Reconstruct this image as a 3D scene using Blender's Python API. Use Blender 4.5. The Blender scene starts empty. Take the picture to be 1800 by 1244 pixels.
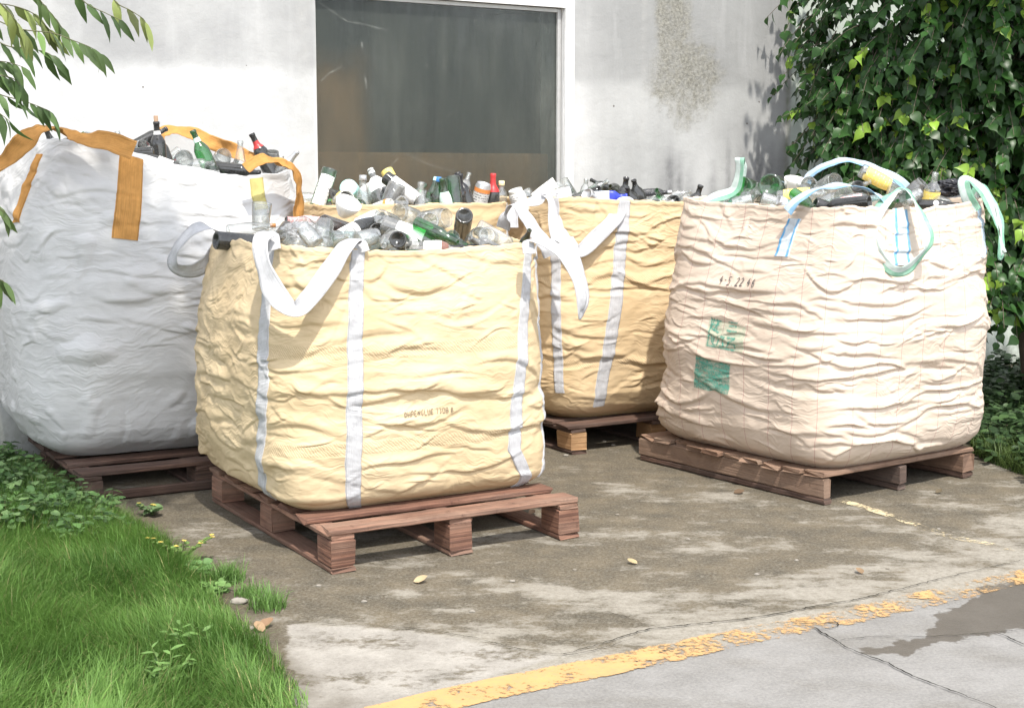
import bpy, math, random
import numpy as np
from mathutils import Vector, Matrix
random.seed(7); RNG = np.random.default_rng(7)
sc = bpy.context.scene
COL = sc.collection
R = math.radians

# ------------------------------------------------------------------ camera, sky, sun, exposure
F, CX, CY, CAMH = 2500.0, 900.0, 622.0, 1.42
PITCH = math.atan(314 / F)
cd = bpy.data.cameras.new('camera'); cam = bpy.data.objects.new('camera', cd); COL.objects.link(cam)
cam.location = (0, 0, CAMH); cam.rotation_euler = (math.pi / 2 - PITCH, 0, 0)
cd.sensor_width = 36; cd.lens = 50.0; cd.clip_start = 0.05; cd.clip_end = 500
sc.camera = cam
SUN_EL = R(60); SUN_H = Vector((0.27, -0.96, 0)).normalized()
SUN_DIR = Vector((SUN_H.x * math.cos(SUN_EL), SUN_H.y * math.cos(SUN_EL), math.sin(SUN_EL)))
w = bpy.data.worlds.new('World'); sc.world = w; w.use_nodes = True
nt = w.node_tree; nt.nodes.clear()
sky = nt.nodes.new('ShaderNodeTexSky'); sky.sky_type = 'NISHITA'; sky.sun_disc = False
sky.sun_elevation = SUN_EL; sky.sun_rotation = math.atan2(SUN_H.x, SUN_H.y)
bg = nt.nodes.new('ShaderNodeBackground'); bg.inputs['Strength'].default_value = 0.15
wo = nt.nodes.new('ShaderNodeOutputWorld')
hs = nt.nodes.new('ShaderNodeHueSaturation'); hs.inputs['Saturation'].default_value = 0.30   # hazy, pale sky
nt.links.new(sky.outputs[0], hs.inputs['Color']); nt.links.new(hs.outputs[0], bg.inputs[0]); nt.links.new(bg.outputs[0], wo.inputs[0])
sd = bpy.data.lights.new('sun', 'SUN'); sun = bpy.data.objects.new('sun', sd); COL.objects.link(sun)
sd.energy = 2.1; sd.angle = R(1.0); sd.color = (1.0, 0.95, 0.87)
sun.rotation_euler = (-SUN_DIR).to_track_quat('-Z', 'Y').to_euler(); sun.location = (3, -4, 9)
sc.view_settings.view_transform = 'Standard'; sc.view_settings.look = 'None'
sc.view_settings.exposure = 1.58; sc.view_settings.gamma = 1
sc.cycles.use_denoising = True
sc.cycles.max_bounces = 10; sc.cycles.transparent_max_bounces = 28
sc.cycles.diffuse_bounces = 4; sc.cycles.glossy_bounces = 4; sc.cycles.transmission_bounces = 8
sc.cycles.sample_clamp_indirect = 6

# ------------------------------------------------------------------ geometry helpers
def ray(x, y):
    d = ((x - CX) / F, 1.0, -(y - CY) / F)
    c, s = math.cos(PITCH), math.sin(PITCH)
    return np.array([d[0], d[1] * c + d[2] * s, -d[1] * s + d[2] * c])
def at(x, y, z=0.0):
    r = ray(x, y); return np.array([0, 0, CAMH]) + r * ((z - CAMH) / r[2])
def atY(x, y, Y):
    r = ray(x, y); return np.array([0, 0, CAMH]) + r * (Y / r[1])
def proj(p):
    q = np.asarray(p) - np.array([0, 0, CAMH]); c, s = math.cos(PITCH), math.sin(PITCH)
    f = q[..., 1] * c - q[..., 2] * s; u = q[..., 1] * s + q[..., 2] * c
    return CX + F * q[..., 0] / f, CY - F * u / f

_perm = np.random.default_rng(3).permutation(256); _perm = np.concatenate([_perm, _perm, _perm])
_g = np.random.default_rng(4).normal(size=(256, 3)); _g /= np.linalg.norm(_g, axis=1)[:, None]
def pn(x, y, z):
    """gradient noise, about -1..1"""
    x, y, z = np.broadcast_arrays(np.asarray(x, float), np.asarray(y, float), np.asarray(z, float))
    xi = np.floor(x).astype(int); yi = np.floor(y).astype(int); zi = np.floor(z).astype(int)
    xf, yf, zf = x - xi, y - yi, z - zi
    xi &= 255; yi &= 255; zi &= 255
    f = lambda t: t * t * t * (t * (t * 6 - 15) + 10)
    u, v, w_ = f(xf), f(yf), f(zf)
    def h(i, j, k):
        g = _g[_perm[_perm[_perm[xi + i] + yi + j] + zi + k]]
        return g[..., 0] * (xf - i) + g[..., 1] * (yf - j) + g[..., 2] * (zf - k)
    def L(a, b, t): return a + (b - a) * t
    r = L(L(L(h(0,0,0), h(1,0,0), u), L(h(0,1,0), h(1,1,0), u), v),
          L(L(h(0,0,1), h(1,0,1), u), L(h(0,1,1), h(1,1,1), u), v), w_)
    return r * 1.6
def fbm(x, y, z, o=3):
    t = 0; a = 1; n = 0
    for i in range(o):
        t = t + a * pn(x * 2**i + 7.1 * i, y * 2**i, z * 2**i); n += a; a *= .5
    return t / n
def sstep(a, b, x):
    t = np.clip((np.asarray(x, float) - a) / (b - a), 0, 1); return t * t * (3 - 2 * t)

def tag(o, label=None, cat=None, group=None, kind=None):
    if label: o['label'] = label
    if cat: o['category'] = cat
    if group: o['group'] = group
    if kind: o['kind'] = kind
    return o
def empty(name, loc, rz=0.0, parent=None):
    o = bpy.data.objects.new(name, None); COL.objects.link(o); o.location = loc; o.rotation_euler = (0, 0, rz)
    o.empty_display_size = .1
    if parent: attach(o, parent)
    return o
def attach(o, parent):
    o.parent = parent
    o.matrix_parent_inverse = world_mat(parent).inverted()
def world_mat(o):
    m = o.matrix_basis.copy()
    if o.parent: m = world_mat(o.parent) @ o.matrix_parent_inverse @ m
    return m
def mesh_data(name, V, Fc, mat=None, uv=None, col=None, smooth=True):
    V = np.asarray(V, float)
    me = bpy.data.meshes.new(name)
    if isinstance(Fc, np.ndarray): Fc = Fc.tolist()
    me.from_pydata(V.tolist(), [], Fc)
    if mat is not None: me.materials.append(mat)
    li = None
    if uv is not None or col is not None:
        li = np.empty(len(me.loops), int); me.loops.foreach_get('vertex_index', li)
    if uv is not None:
        l = me.uv_layers.new(name='UVMap'); l.data.foreach_set('uv', np.asarray(uv, float)[li].ravel())
    if col is not None:
        for cn, cv in col.items():
            a = me.color_attributes.new(cn, 'FLOAT_COLOR', 'POINT')
            a.data.foreach_set('color', np.asarray(cv, float).ravel())
    if smooth: me.polygons.foreach_set('use_smooth', np.ones(len(me.polygons), bool))
    me.update()
    return me
def mesh_obj(name, V, Fc, mat=None, uv=None, col=None, smooth=True, parent=None):
    o = bpy.data.objects.new(name, mesh_data(name, V, Fc, mat, uv, col, smooth)); COL.objects.link(o)
    if parent: attach(o, parent)
    return o
def grid_faces(nr, nc, wrap=False):
    i = np.arange(nr - 1)[:, None]; j = np.arange(nc if wrap else nc - 1)[None, :]
    a = i * nc + j; b = i * nc + (j + 1) % nc
    return np.stack([a, b, b + nc, a + nc], -1).reshape(-1, 4)
def pip(px, py, poly):
    inside = np.zeros(px.shape, bool); n = len(poly)
    for i in range(n):
        x1, y1 = poly[i][:2]; x2, y2 = poly[(i + 1) % n][:2]
        c = ((y1 > py) != (y2 > py)) & (px < (x2 - x1) * (py - y1) / (y2 - y1 + 1e-12) + x1)
        inside ^= c
    return inside
def seg_dist(px, py, pts):
    d = np.full(px.shape, 1e9)
    for (x1, y1), (x2, y2) in zip(pts[:-1], pts[1:]):
        dx, dy = x2 - x1, y2 - y1
        t = np.clip(((px - x1) * dx + (py - y1) * dy) / (dx * dx + dy * dy + 1e-12), 0, 1)
        d = np.minimum(d, np.hypot(px - x1 - t * dx, py - y1 - t * dy))
    return d
def poly_sd(px, py, poly):
    d = seg_dist(px, py, [p[:2] for p in poly] + [poly[0][:2]])
    return np.where(pip(px, py, poly), d, -d)
def catmull(P, n):
    P = np.asarray(P, float); P = np.vstack([2 * P[0] - P[1], P, 2 * P[-1] - P[-2]])
    m = len(P) - 3; T = np.linspace(0, m, n); i = np.minimum(T.astype(int), m - 1); t = (T - i)[:, None]
    a, b, c, d = P[i], P[i + 1], P[i + 2], P[i + 3]
    return .5 * (2 * b + (c - a) * t + (2 * a - 5 * b + 4 * c - d) * t**2 + (3 * b - a - 3 * c + d) * t**3)
def box_into(V, Fc, c, ex, ey, ez, sx, sy, sz, jit=0.0):
    c = np.asarray(c, float); b = len(V)
    for k in (-1, 1):
        for j in (-1, 1):
            for i in (-1, 1):
                V.append(c + ex * i * sx / 2 + ey * j * sy / 2 + ez * k * sz / 2 + (RNG.normal(size=3) * jit if jit else 0))
    for f in ((0,2,3,1),(4,5,7,6),(0,1,5,4),(2,6,7,3),(0,4,6,2),(1,3,7,5)): Fc.append([b + q for q in f])

# ------------------------------------------------------------------ node helper
class NM:
    def __init__(s, name):
        s.m = bpy.data.materials.new(name); s.m.use_nodes = True; s.t = s.m.node_tree; s.t.nodes.clear()
        s.out = s.t.nodes.new('ShaderNodeOutputMaterial')
    def n(s, typ, props=None, **inp):
        nd = s.t.nodes.new('ShaderNode' + typ)
        for k, v in (props or {}).items(): setattr(nd, k, v)
        for k, v in inp.items(): s.set(nd, k, v)
        return nd
    def set(s, nd, k, v):
        k = {'i0': 0, 'i1': 1, 'i2': 2, 'i6': 6, 'i7': 7}.get(k, k.replace('_', ' '))
        sk = nd.inputs[k]
        if isinstance(v, bpy.types.Node): v = v.outputs[0]
        if isinstance(v, bpy.types.NodeSocket): s.t.links.new(v, sk)
        else:
            if sk.type == 'RGBA' and len(v) == 3: v = (*v, 1)
            sk.default_value = v
    def tc(s, o='Object'): return s.n('TexCoord').outputs[o]
    def mapping(s, vec, scale=(1,1,1), loc=(0,0,0), rot=(0,0,0)):
        return s.n('Mapping', Vector=vec, Scale=scale, Location=loc, Rotation=rot).outputs[0]
    def noise(s, vec, scale, detail=4, rough=.55, dist=0.0):
        return s.n('TexNoise', Vector=vec, Scale=scale, Detail=detail, Roughness=rough, Distortion=dist).outputs['Fac']
    def ramp(s, fac, stops):
        r = s.n('ValToRGB', Fac=fac); e = r.color_ramp.elements
        while len(e) < len(stops): e.new(.5)
        for q, (p, c) in zip(e, stops):
            q.position = p; q.color = (c, c, c, 1) if isinstance(c, (int, float)) else (*c[:3], 1)
        return r.outputs[0]
    def mix(s, fac, a, b, mode='MIX'):
        nd = s.n('Mix', {'data_type': 'RGBA', 'blend_type': mode})
        s.set(nd, 'i0', fac); s.set(nd, 'i6', a); s.set(nd, 'i7', b); return nd.outputs[2]
    def math(s, op, a, b=0.0, clamp=False):
        nd = s.n('Math', {'operation': op, 'use_clamp': clamp}); s.set(nd, 'i0', a); s.set(nd, 'i1', b); return nd.outputs[0]
    def bump(s, h, strength=.3, dist=.01): return s.n('Bump', Height=h, Strength=strength, Distance=dist).outputs[0]
    def attr(s, name, ch=None):
        a = s.n('Attribute', {'attribute_name': name}).outputs['Color']
        if ch is None: return a
        return s.n('SeparateColor', Color=a).outputs[ch]
    def done(s, sh): s.set(s.out, 'Surface', sh); return s.m
def bsdf(m, **k): return m.n('BsdfPrincipled', **k)

def simple(name, col, rough=.6, var=.15, scale=12, bump=0.1, **k):
    m = NM(name); v = m.noise(m.tc(), scale, 5)
    c = m.mix(v, tuple(x * (1 - var) for x in col), tuple(min(1, x * (1 + var)) for x in col))
    return m.done(bsdf(m, Base_Color=c, Roughness=rough, Normal=m.bump(v, bump, .004), **k))

def fabric(name, col, dark, transl=.12, rough=.62, lines=False, weave=True):
    m = NM(name); o = m.tc(); uv = m.tc('UV')
    big = m.noise(o, 2.6, 4); fine = m.noise(m.mapping(o, (30, 30, 130)), 1.0, 3)
    c = m.mix(m.ramp(big, [(.32, 0), (.72, 1)]), dark, col)
    grime = m.noise(m.mapping(o, (5, 5, 9), (3, 1, 2)), 1.0, 6, .7)
    c = m.mix(m.math('MULTIPLY', m.ramp(grime, [(.60, 0), (.80, 1)]), .25), c, tuple(x * .62 for x in dark))
    sep = m.n('SeparateXYZ', Vector=uv)
    if lines:
        pp = m.math('PINGPONG', m.math('ADD', sep.outputs[0], m.math('MULTIPLY', m.noise(o, 6, 2), .012)), .068)
        c = m.mix(m.math('MULTIPLY', m.math('LESS_THAN', pp, .0011), .75), c, (.33, .09, .10))
    # woven reinforcement bands are stored as a mask on the mesh
    band = m.attr('band', 0)
    wv = m.n('TexWave', {'wave_type': 'BANDS', 'bands_direction': 'DIAGONAL'}, Vector=m.mapping(uv, (1, 1, 1)), Scale=46, Distortion=5.0).outputs['Fac']
    c = m.mix(m.math('MULTIPLY', band, m.ramp(wv, [(.3, .10), (.7, .26)])), c, tuple(x * .66 for x in dark))
    wn = m.noise(m.mapping(o, (3, 3, 3)), 1.0, 3); wv3 = m.n('VectorMath', {'operation': 'ADD'}, i0=o, i1=m.n('CombineXYZ', Z=m.math('MULTIPLY', wn, .30)).outputs[0]).outputs[0]
    def crease(sc_, det): return m.math('SUBTRACT', 1.0, m.math('MULTIPLY', m.math('ABSOLUTE', m.math('SUBTRACT', m.noise(m.mapping(wv3, sc_), 1.0, det, .5), .5)), 3.2), True)
    cr = m.math('ADD', m.math('MULTIPLY', m.math('POWER', crease((3.2, 3.2, 19), 2), 3.0), .9), m.math('MULTIPLY', m.math('POWER', crease((8, 8, 34), 2), 2.5), .45))
    cr = m.math('MULTIPLY', cr, m.ramp(m.noise(o, 3.1, 3), [(.40, .15), (.66, 1.3)]))
    cr = m.math('ADD', cr, m.math('MULTIPLY', m.noise(m.mapping(o, (10, 10, 34)), 1.0, 5, .62), .55))
    b = m.bump(m.math('ADD', m.math('ADD', cr, m.math('MULTIPLY', fine, .25)), m.math('MULTIPLY', band, m.math('MULTIPLY', wv, .5))), .30, .010)
    p = bsdf(m, Base_Color=c, Roughness=rough, Normal=b, Specular_IOR_Level=.35)
    t = m.n('BsdfTranslucent', Color=c, Normal=b)
    return m.done(m.n('MixShader', i0=transl, i1=p, i2=t))

def webbing(name, col, edge=None, fibre=.25):
    m = NM(name); uv = m.tc('UV'); sep = m.n('SeparateXYZ', Vector=uv)
    wv = m.n('TexWave', {'wave_type': 'BANDS', 'bands_direction': 'X'}, Vector=uv, Scale=70, Distortion=1.5, Detail=2).outputs['Fac']
    wx = m.n('TexWave', {'wave_type': 'BANDS', 'bands_direction': 'Y'}, Vector=uv, Scale=60, Distortion=2).outputs['Fac']
    nz = m.noise(m.tc(), 24, 5, .65)
    c = m.mix(m.ramp(nz, [(.35, 0), (.7, 1)]), tuple(x * .80 for x in col), col)
    c = m.mix(m.math('MULTIPLY', wv, .18), c, tuple(x * .6 for x in col))
    fb_ = m.noise(m.mapping(uv, (7, 24, 1)), 1.0, 4, .6)
    c = m.mix(m.math('MULTIPLY', m.ramp(fb_, [(.45, 0), (.62, 1)]), fibre), c, tuple(x * .58 for x in col))
    else_pp = m.math('ABSOLUTE', m.math('SUBTRACT', sep.outputs[1], .5))
    if not edge: c = m.mix(m.math('MULTIPLY', m.math('MULTIPLY', m.math('GREATER_THAN', else_pp, .385), m.math('LESS_THAN', else_pp, .425)), m.math('ADD', .25, m.math('MULTIPLY', wv, .4))), c, tuple(x * .45 for x in col))
    if edge:   # coloured stripes along both edges (second UV axis is 0..1 across the strap)
        pp = m.math('ABSOLUTE', m.math('SUBTRACT', sep.outputs[1], .5))
        mk = m.math('MULTIPLY', m.math('GREATER_THAN', pp, edge[1]), m.math('LESS_THAN', pp, edge[2]))
        if len(edge) > 3: mk = m.math('MULTIPLY', mk, m.math('ADD', m.math('MULTIPLY', m.math('GREATER_THAN', sep.outputs[1], .5), 1 - edge[3]), edge[3]))
        mk = m.math('MULTIPLY', mk, m.ramp(nz, [(.3, .95), (.7, .55)]))
        c = m.mix(mk, c, edge[0])
    b = m.bump(m.math('ADD', m.math('MULTIPLY', wv, .5), m.math('ADD', m.math('MULTIPLY', fb_, 2.5), nz)), .6, .004)
    p = bsdf(m, Base_Color=c, Roughness=.85, Normal=b, Specular_IOR_Level=.12)
    return m.done(m.n('MixShader', i0=.12, i1=p, i2=m.n('BsdfTranslucent', Color=c)))

def wood(name, base, dark, grey=(.22, .19, .16)):
    m = NM(name); o = m.n('TexCoord').outputs['UV']; ob = m.tc()
    rnd = m.attr('tint', 0)
    v = m.n('CombineXYZ', X=m.math('MULTIPLY', rnd, 9.0), Y=m.math('MULTIPLY', rnd, 5.0))
    vec = m.n('VectorMath', {'operation': 'ADD'}, i0=o, i1=v.outputs[0]).outputs[0]
    gr = m.noise(m.mapping(vec, (3.5, 95, 1)), 1.0, 6, .65, .4)
    lo = m.noise(m.mapping(vec, (2.2, 9, 1)), 1.0, 4)
    fg = m.noise(m.mapping(vec, (7, 260, 1)), 1.0, 3, .6)
    c = m.mix(m.ramp(gr, [(.40, 0), (.60, 1)]), dark, base)
    c = m.mix(m.math('MULTIPLY', m.ramp(fg, [(.52, 0), (.64, 1)]), .6), c, dark)
    c = m.mix(m.math('MULTIPLY', m.ramp(lo, [(.45, 0), (.7, 1)]), .65), c, grey)
    c = m.mix(m.math('MULTIPLY', m.math('SUBTRACT', rnd, .35), 1.0, True), c, dark)
    c = m.mix(m.math('MULTIPLY', m.attr('tint', 1), .55), c, tuple(x * .9 for x in grey))
    sp = m.ramp(m.noise(m.mapping(ob, (14, 14, 14)), 1.0, 5, .7), [(.62, 0), (.72, 1)])
    wt = m.ramp(m.noise(m.mapping(ob, (4, 4, 7)), 1.0, 6, .7), [(.42, 0), (.68, 1)])
    c = m.mix(m.math('MULTIPLY', wt, .55), c, dark)
    c = m.mix(m.math('MULTIPLY', sp, .6), c, tuple(x * .3 for x in dark))
    return m.done(bsdf(m, Base_Color=c, Roughness=.8, Normal=m.bump(gr, .8, .006), Specular_IOR_Level=.25))

def glass(name, tint, edge, dust=.10, gl=.05, dustcol=(.72, .72, .70)):
    """thin-walled container glass: tinted see-through wall, mirror-like towards the rim of the form, a film of dust"""
    m = NM(name); lw = m.n('LayerWeight', Blend=.45); fac = lw.outputs['Facing']
    tr = m.n('BsdfTransparent', Color=m.mix(m.math('POWER', fac, 2.1), tint, edge))
    g = m.n('BsdfGlossy', {}, Color=(1, 1, 1), Roughness=.06)
    s = m.n('MixShader', i0=m.math('ADD', m.math('MULTIPLY', m.math('POWER', fac, 3.0), .55), gl), i1=tr, i2=g)
    nz = m.noise(m.tc(), 22, 5, .7)
    d = m.n('BsdfDiffuse', Color=dustcol)
    dm = m.math('MULTIPLY', m.ramp(nz, [(.25, .35), (.75, 1.5)]), dust)
    return m.done(m.n('MixShader', i0=dm, i1=s, i2=d))

def leafmat(name, spec=.5, rough=.38, transl=.3):
    m = NM(name); c = m.attr('tint')
    nz = m.noise(m.tc(), 30, 2)
    c2 = m.mix(.25, c, m.mix(nz, (0, 0, 0), (1, 1, 1)), 'OVERLAY')
    p = bsdf(m, Base_Color=c2, Roughness=rough, Specular_IOR_Level=spec)
    t = m.n('BsdfTranslucent', Color=m.mix(.5, c2, (.35, .6, .05), 'MULTIPLY' if False else 'MIX'))
    t2 = m.n('BsdfTranslucent', Color=c2)
    return m.done(m.n('MixShader', i0=transl, i1=p, i2=t2))

# ------------------------------------------------------------------ materials
M = {}
M['tan'] = fabric('tan_woven_fabric', (.66, .53, .345), (.54, .415, .25))
M['tan_rear'] = fabric('tan_rear_fabric', (.66, .51, .32), (.54, .395, .225))
M['white_fabric'] = fabric('white_woven_fabric', (.62, .617, .615), (.49, .488, .486), .14, .45)
M['pink_fabric'] = fabric('pale_pink_fabric', (.655, .55, .455), (.55, .45, .36), .12, .62, lines=True)
M['white_web'] = webbing('white_webbing', (.64, .64, .655))
M['orange_web'] = webbing('orange_webbing', (.64, .33, .105), None, .42)
M['blue_web'] = webbing('white_blue_webbing', (.70, .76, .80), ((.05, .32, .62), .27, .41))
M['green_web'] = webbing('green_webbing', (.70, .78, .75), ((.17, .46, .29), .06, .52, .10))
M['blueloop_web'] = webbing('blue_loop_webbing', (.62, .72, .80), ((.20, .42, .64), .06, .52, .12))
M['red_wood'] = wood('reddish_pallet_wood', (.32, .16, .103), (.085, .04, .028), (.25, .175, .13))
M['pale_wood'] = wood('pale_pallet_wood', (.34, .205, .135), (.12, .07, .048), (.26, .19, .14))
M['dark_wood'] = wood('dark_brown_wood', (.15, .085, .06), (.045, .026, .02), (.12, .095, .08))  # darkest brown of the pallet woods
M['chip'] = wood('chipboard', (.44, .27, .14), (.22, .12, .055), (.38, .24, .13))

M['clear'] = glass('clear_glass', (.95, .965, .96), (.10, .13, .13), .085, .13)
M['aqua'] = glass('pale_blue_glass', (.80, .91, .91), (.10, .22, .23), .10, .12)
M['green'] = glass('green_glass', (.13, .55, .20), (.01, .11, .03), .05, .06)
M['olive'] = glass('olive_glass', (.20, .24, .06), (.02, .03, .01), .06, .06)
M['brown'] = glass('brown_glass', (.22, .09, .03), (.03, .012, .006), .08, .06)
M['dark'] = glass('near_black_glass', (.035, .05, .035), (.005, .006, .005), .05, .05)
M['smoke'] = glass('smoky_glass', (.42, .42, .41), (.06, .06, .06), .15, .09)
M['blueglass'] = simple('blue_plastic', (.03, .05, .42), .3, .2, 20)
M['foil_black'] = simple('black_foil', (.02, .02, .022), .35, .2, 30)
M['foil_red'] = simple('red_foil', (.42, .03, .03), .35, .2, 30)
M['foil_silver'] = simple('silver_foil', (.55, .55, .56), .3, .15, 30, Metallic=.7)
M['foil_gold'] = simple('gold_foil', (.55, .38, .12), .32, .15, 30, Metallic=.6)
M['cork'] = simple('cork', (.30, .20, .13), .85, .3, 40)
M['cork_orange'] = simple('cork_orange', (.45, .20, .07), .8, .3, 40)
M['cap_white'] = simple('white_cap', (.75, .75, .73), .4, .1, 20)
M['cap_cream'] = simple('cream_cap', (.72, .62, .36), .45, .12, 20)
M['cap_blue'] = simple('blue_cap', (.05, .20, .50), .4, .12, 20)
M['cap_aqua'] = simple('turquoise_cap', (.42, .70, .66), .45, .1, 20)
M['cap_green'] = simple('green_cap', (.04, .30, .12), .4, .12, 20)
M['red_card'] = simple('red_ribbed_card', (.62, .09, .045), .7, .2, 20)
M['film'] = glass('crumpled_clear_film', (.72, .72, .73), (.30, .30, .32), .28, .16)
M['film_black'] = simple('black_plastic_film', (.02, .02, .024), .35, .3, 14)
M['ceramic'] = simple('off_white_ceramic', (.70, .69, .65), .3, .08, 12)

def paper(name, base, ink, dens=.52, stripe=None):
    m = NM(name); uv = m.tc('UV')
    rows = m.n('TexWave', {'wave_type': 'BANDS', 'bands_direction': 'Y'}, Vector=uv, Scale=2.6, Distortion=0.5).outputs['Fac']
    ch = m.noise(m.mapping(uv, (24, 13, 1)), 1.0, 2, .5)
    mk = m.math('MULTIPLY', m.math('GREATER_THAN', rows, .68), m.math('GREATER_THAN', ch, dens))
    c = m.mix(m.math('MULTIPLY', mk, .85), base, ink)
    if stripe:
        sp = m.n('SeparateXYZ', Vector=uv).outputs[1]
        c = m.mix(m.math('GREATER_THAN', sp, stripe[1]), c, stripe[0])
    st = m.noise(m.tc(), 16, 5, .7)
    c = m.mix(m.math('MULTIPLY', m.ramp(st, [(.5, 0), (.8, 1)]), .5), c, tuple(x * .55 for x in base))
    return m.done(bsdf(m, Base_Color=c, Roughness=.55, Normal=m.bump(st, .15, .003)))
M['paper'] = paper('white_paper', (.76, .75, .72), (.05, .05, .06))
M['paper_blank'] = paper('blank_paper', (.78, .77, .75), (.5, .5, .5), .64)
M['paper_yellow'] = paper('yellow_paper', (.76, .58, .14), (.70, .64, .42), .55)
M['paper_brown'] = paper('brown_banded_paper', (.75, .73, .70), (.10, .07, .06), .50, ((.17, .075, .055), .72))
M['paper_dark'] = paper('dark_paper', (.03, .03, .033), (.4, .4, .4), .6)
M['paper_can'] = paper('printed_can', (.62, .60, .57), (.04, .04, .05), .47, ((.70, .24, .06), .80))
M['paper_blue'] = paper('blue_printed_paper', (.70, .74, .78), (.07, .16, .40), .5)
M['paper_green'] = paper('mint_paper', (.55, .74, .64), (.9, .9, .9), .5)
M['paper_pink'] = paper('pink_paper', (.72, .38, .36), (.8, .75, .7), .5)
#PART2

# ------------------------------------------------------------------ ground
def px_poly(pts, z=0.0): return [tuple(at(x, y, z)[:2]) for x, y in pts]
LAWN = px_poly([(545, 1244), (500, 1180), (470, 1140), (400, 1075), (375, 1030), (300, 960), (215, 915), (150, 885), (60, 830), (0, 795)]) + \
       [(-3.4, 7.7), (-5.5, 8.5), (-6, 2.2), (-0.45, 2.2), (-0.5, 3.3)]
PATCH = px_poly([(505, 1095), (620, 1100), (720, 1106), (830, 1122), (900, 1140), (990, 1152), (940, 1163), (740, 1225), (640, 1262)]) + [(-.55, 3.5)]
APRON = px_poly([(640, 1270), (800, 1215), (1060, 1170), (1250, 1135), (1420, 1100), (1560, 1072), (1800, 1020)]) + [(2.6, 5.4), (6, 7.3), (9, 2), (4, .5), (-.4, 1.0)]
WET = px_poly([(1790, 1010), (1700, 1030), (1640, 1062), (1665, 1085), (1620, 1112), (1560, 1122), (1500, 1130), (1520, 1150), (1590, 1146), (1612, 1152), (1660, 1132), (1800, 1112), (1900, 1095), (1960, 1020), (1880, 995)])
def axis(lo, hi, step, far):
    core = np.arange(lo, hi + 1e-6, step)
    k = np.array([.1, .3, .8, 2, 5, 12, 30, 70]) * far / 70
    return np.concatenate([lo - k[::-1], core, hi + k])
gx = axis(-3.6, 4.6, .02, 70); gy = axis(3.0, 11.0, .022, 110)
GX, GY = np.meshgrid(gx, gy)
wx = fbm(GX * 3, GY * 3, 1.5) * .09 + fbm(GX * 14, GY * 14, 4.) * .03
wy = fbm(GX * 3, GY * 3, 8.5) * .09 + fbm(GX * 14, GY * 14, 9.) * .03
sdp = poly_sd(GX + wx * .3, GY + wy * .3, PATCH); sda = poly_sd(GX + wx * .1, GY + wy * .1, APRON)
sdw = poly_sd(GX + wx * 1.5 + .035 * fbm(GX * 22, GY * 9, 3., 3), GY + wy * 1.3 + .05 * fbm(GX * 26, GY * 7, 7., 3), WET); sdl = poly_sd(GX + wx, GY + wy, LAWN)
patch = sstep(-.005, .012, sdp); apron = sstep(-.02, .03, sda); wet = sstep(-.02, .05, sdw)
# damp, mossy dirt: heavy round the pallets, thin towards the dry strip beside the line
t = np.clip(sda * -1, 0, 9)                      # metres from the apron
damp = sstep(.0, .75, t + wx * 3.0) * (.55 + .55 * fbm(GX * 1.3, GY * 2.2, 3.3, 4))
rightdry = sstep(1.2, 2.2, GX) * sstep(7.2, 5.2, GY)
damp = damp * (1 - .55 * rightdry) + .22 * sstep(6.0, 7.4, GY)
damp = np.clip(damp + .25 * sstep(.5, 0, np.abs(sdl)) , 0, 1) * (1 - patch) * (1 - apron)
edge = sstep(.10, .0, np.abs(sdl + .05)) * (.6 + .6 * fbm(GX * 9, GY * 9, 2.))
soil = np.clip(sstep(-.04, .05, sdl), 0, 1)
GZ = .0 + .012 * soil - .004 * patch * sstep(0, .03, sdp) + .0015 * fbm(GX * 6, GY * 6, .5)
V = np.stack([GX, GY, GZ], -1).reshape(-1, 3)
m1 = np.stack([damp, patch, apron, np.ones_like(damp)], -1).reshape(-1, 4)
m2 = np.stack([wet, soil, np.clip(edge, 0, 1), np.ones_like(damp)], -1).reshape(-1, 4)

m = NM('weathered_concrete'); o = m.tc()
damp_, patch_, apron_ = [m.attr('stain', i) for i in range(3)]
wet_, soil_, edge_ = [m.attr('stain2', i) for i in range(3)]
n1 = m.noise(o, 5.5, 8, .66); n2 = m.noise(o, 38, 6, .7); n3 = m.noise(m.mapping(o, (1, 1.9, 1), rot=(0, 0, .5)), 2.3, 7, .62); n4 = m.noise(o, 160, 3, .7)
dry = m.mix(m.ramp(n2, [(.32, 0), (.66, 1)]), (.155, .138, .108), (.265, .245, .208))
dry = m.mix(m.math('MULTIPLY', patch_, .8), dry, m.mix(m.ramp(n1, [(.35, 0), (.62, 1)]), (.185, .17, .15), (.315, .295, .265)))
dry = m.mix(apron_, dry, m.mix(m.ramp(n1, [(.3, 0), (.7, 1)]), (.145, .140, .133), (.215, .209, .20)))
dry = m.mix(m.math('MULTIPLY', apron_, m.math('MULTIPLY', m.ramp(n3, [(.46, 0), (.66, 1)]), .45)), dry, (.12, .112, .10))
f = m.math('ADD', damp_, m.math('MULTIPLY', m.math('SUBTRACT', n3, .5), 2.6))
n7 = m.noise(m.mapping(o, (1, 1.5, 1), (4, 4, 0)), 9, 8, .72)
f = m.math('ADD', f, m.math('MULTIPLY', m.math('SUBTRACT', n2, .5), 1.3))
f = m.math('ADD', f, m.math('MULTIPLY', m.math('SUBTRACT', n7, .5), 1.35))
moss = m.mix(m.ramp(n1, [(.35, 0), (.66, 1)]), (.037, .029, .016), (.094, .073, .043))
moss = m.mix(m.ramp(n2, [(.55, 0), (.8, 1)]), moss, (.18, .16, .12))
c = m.mix(m.math('MULTIPLY', m.ramp(f, [(.10, 0), (.46, .95)]), m.math('SUBTRACT', 1.0, m.math('MULTIPLY', apron_, .9))), dry, moss)
sp = m.ramp(n4, [(.60, 0), (.74, 1)])
c = m.mix(m.math('MULTIPLY', sp, .55), c, (.045, .04, .03))
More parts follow.
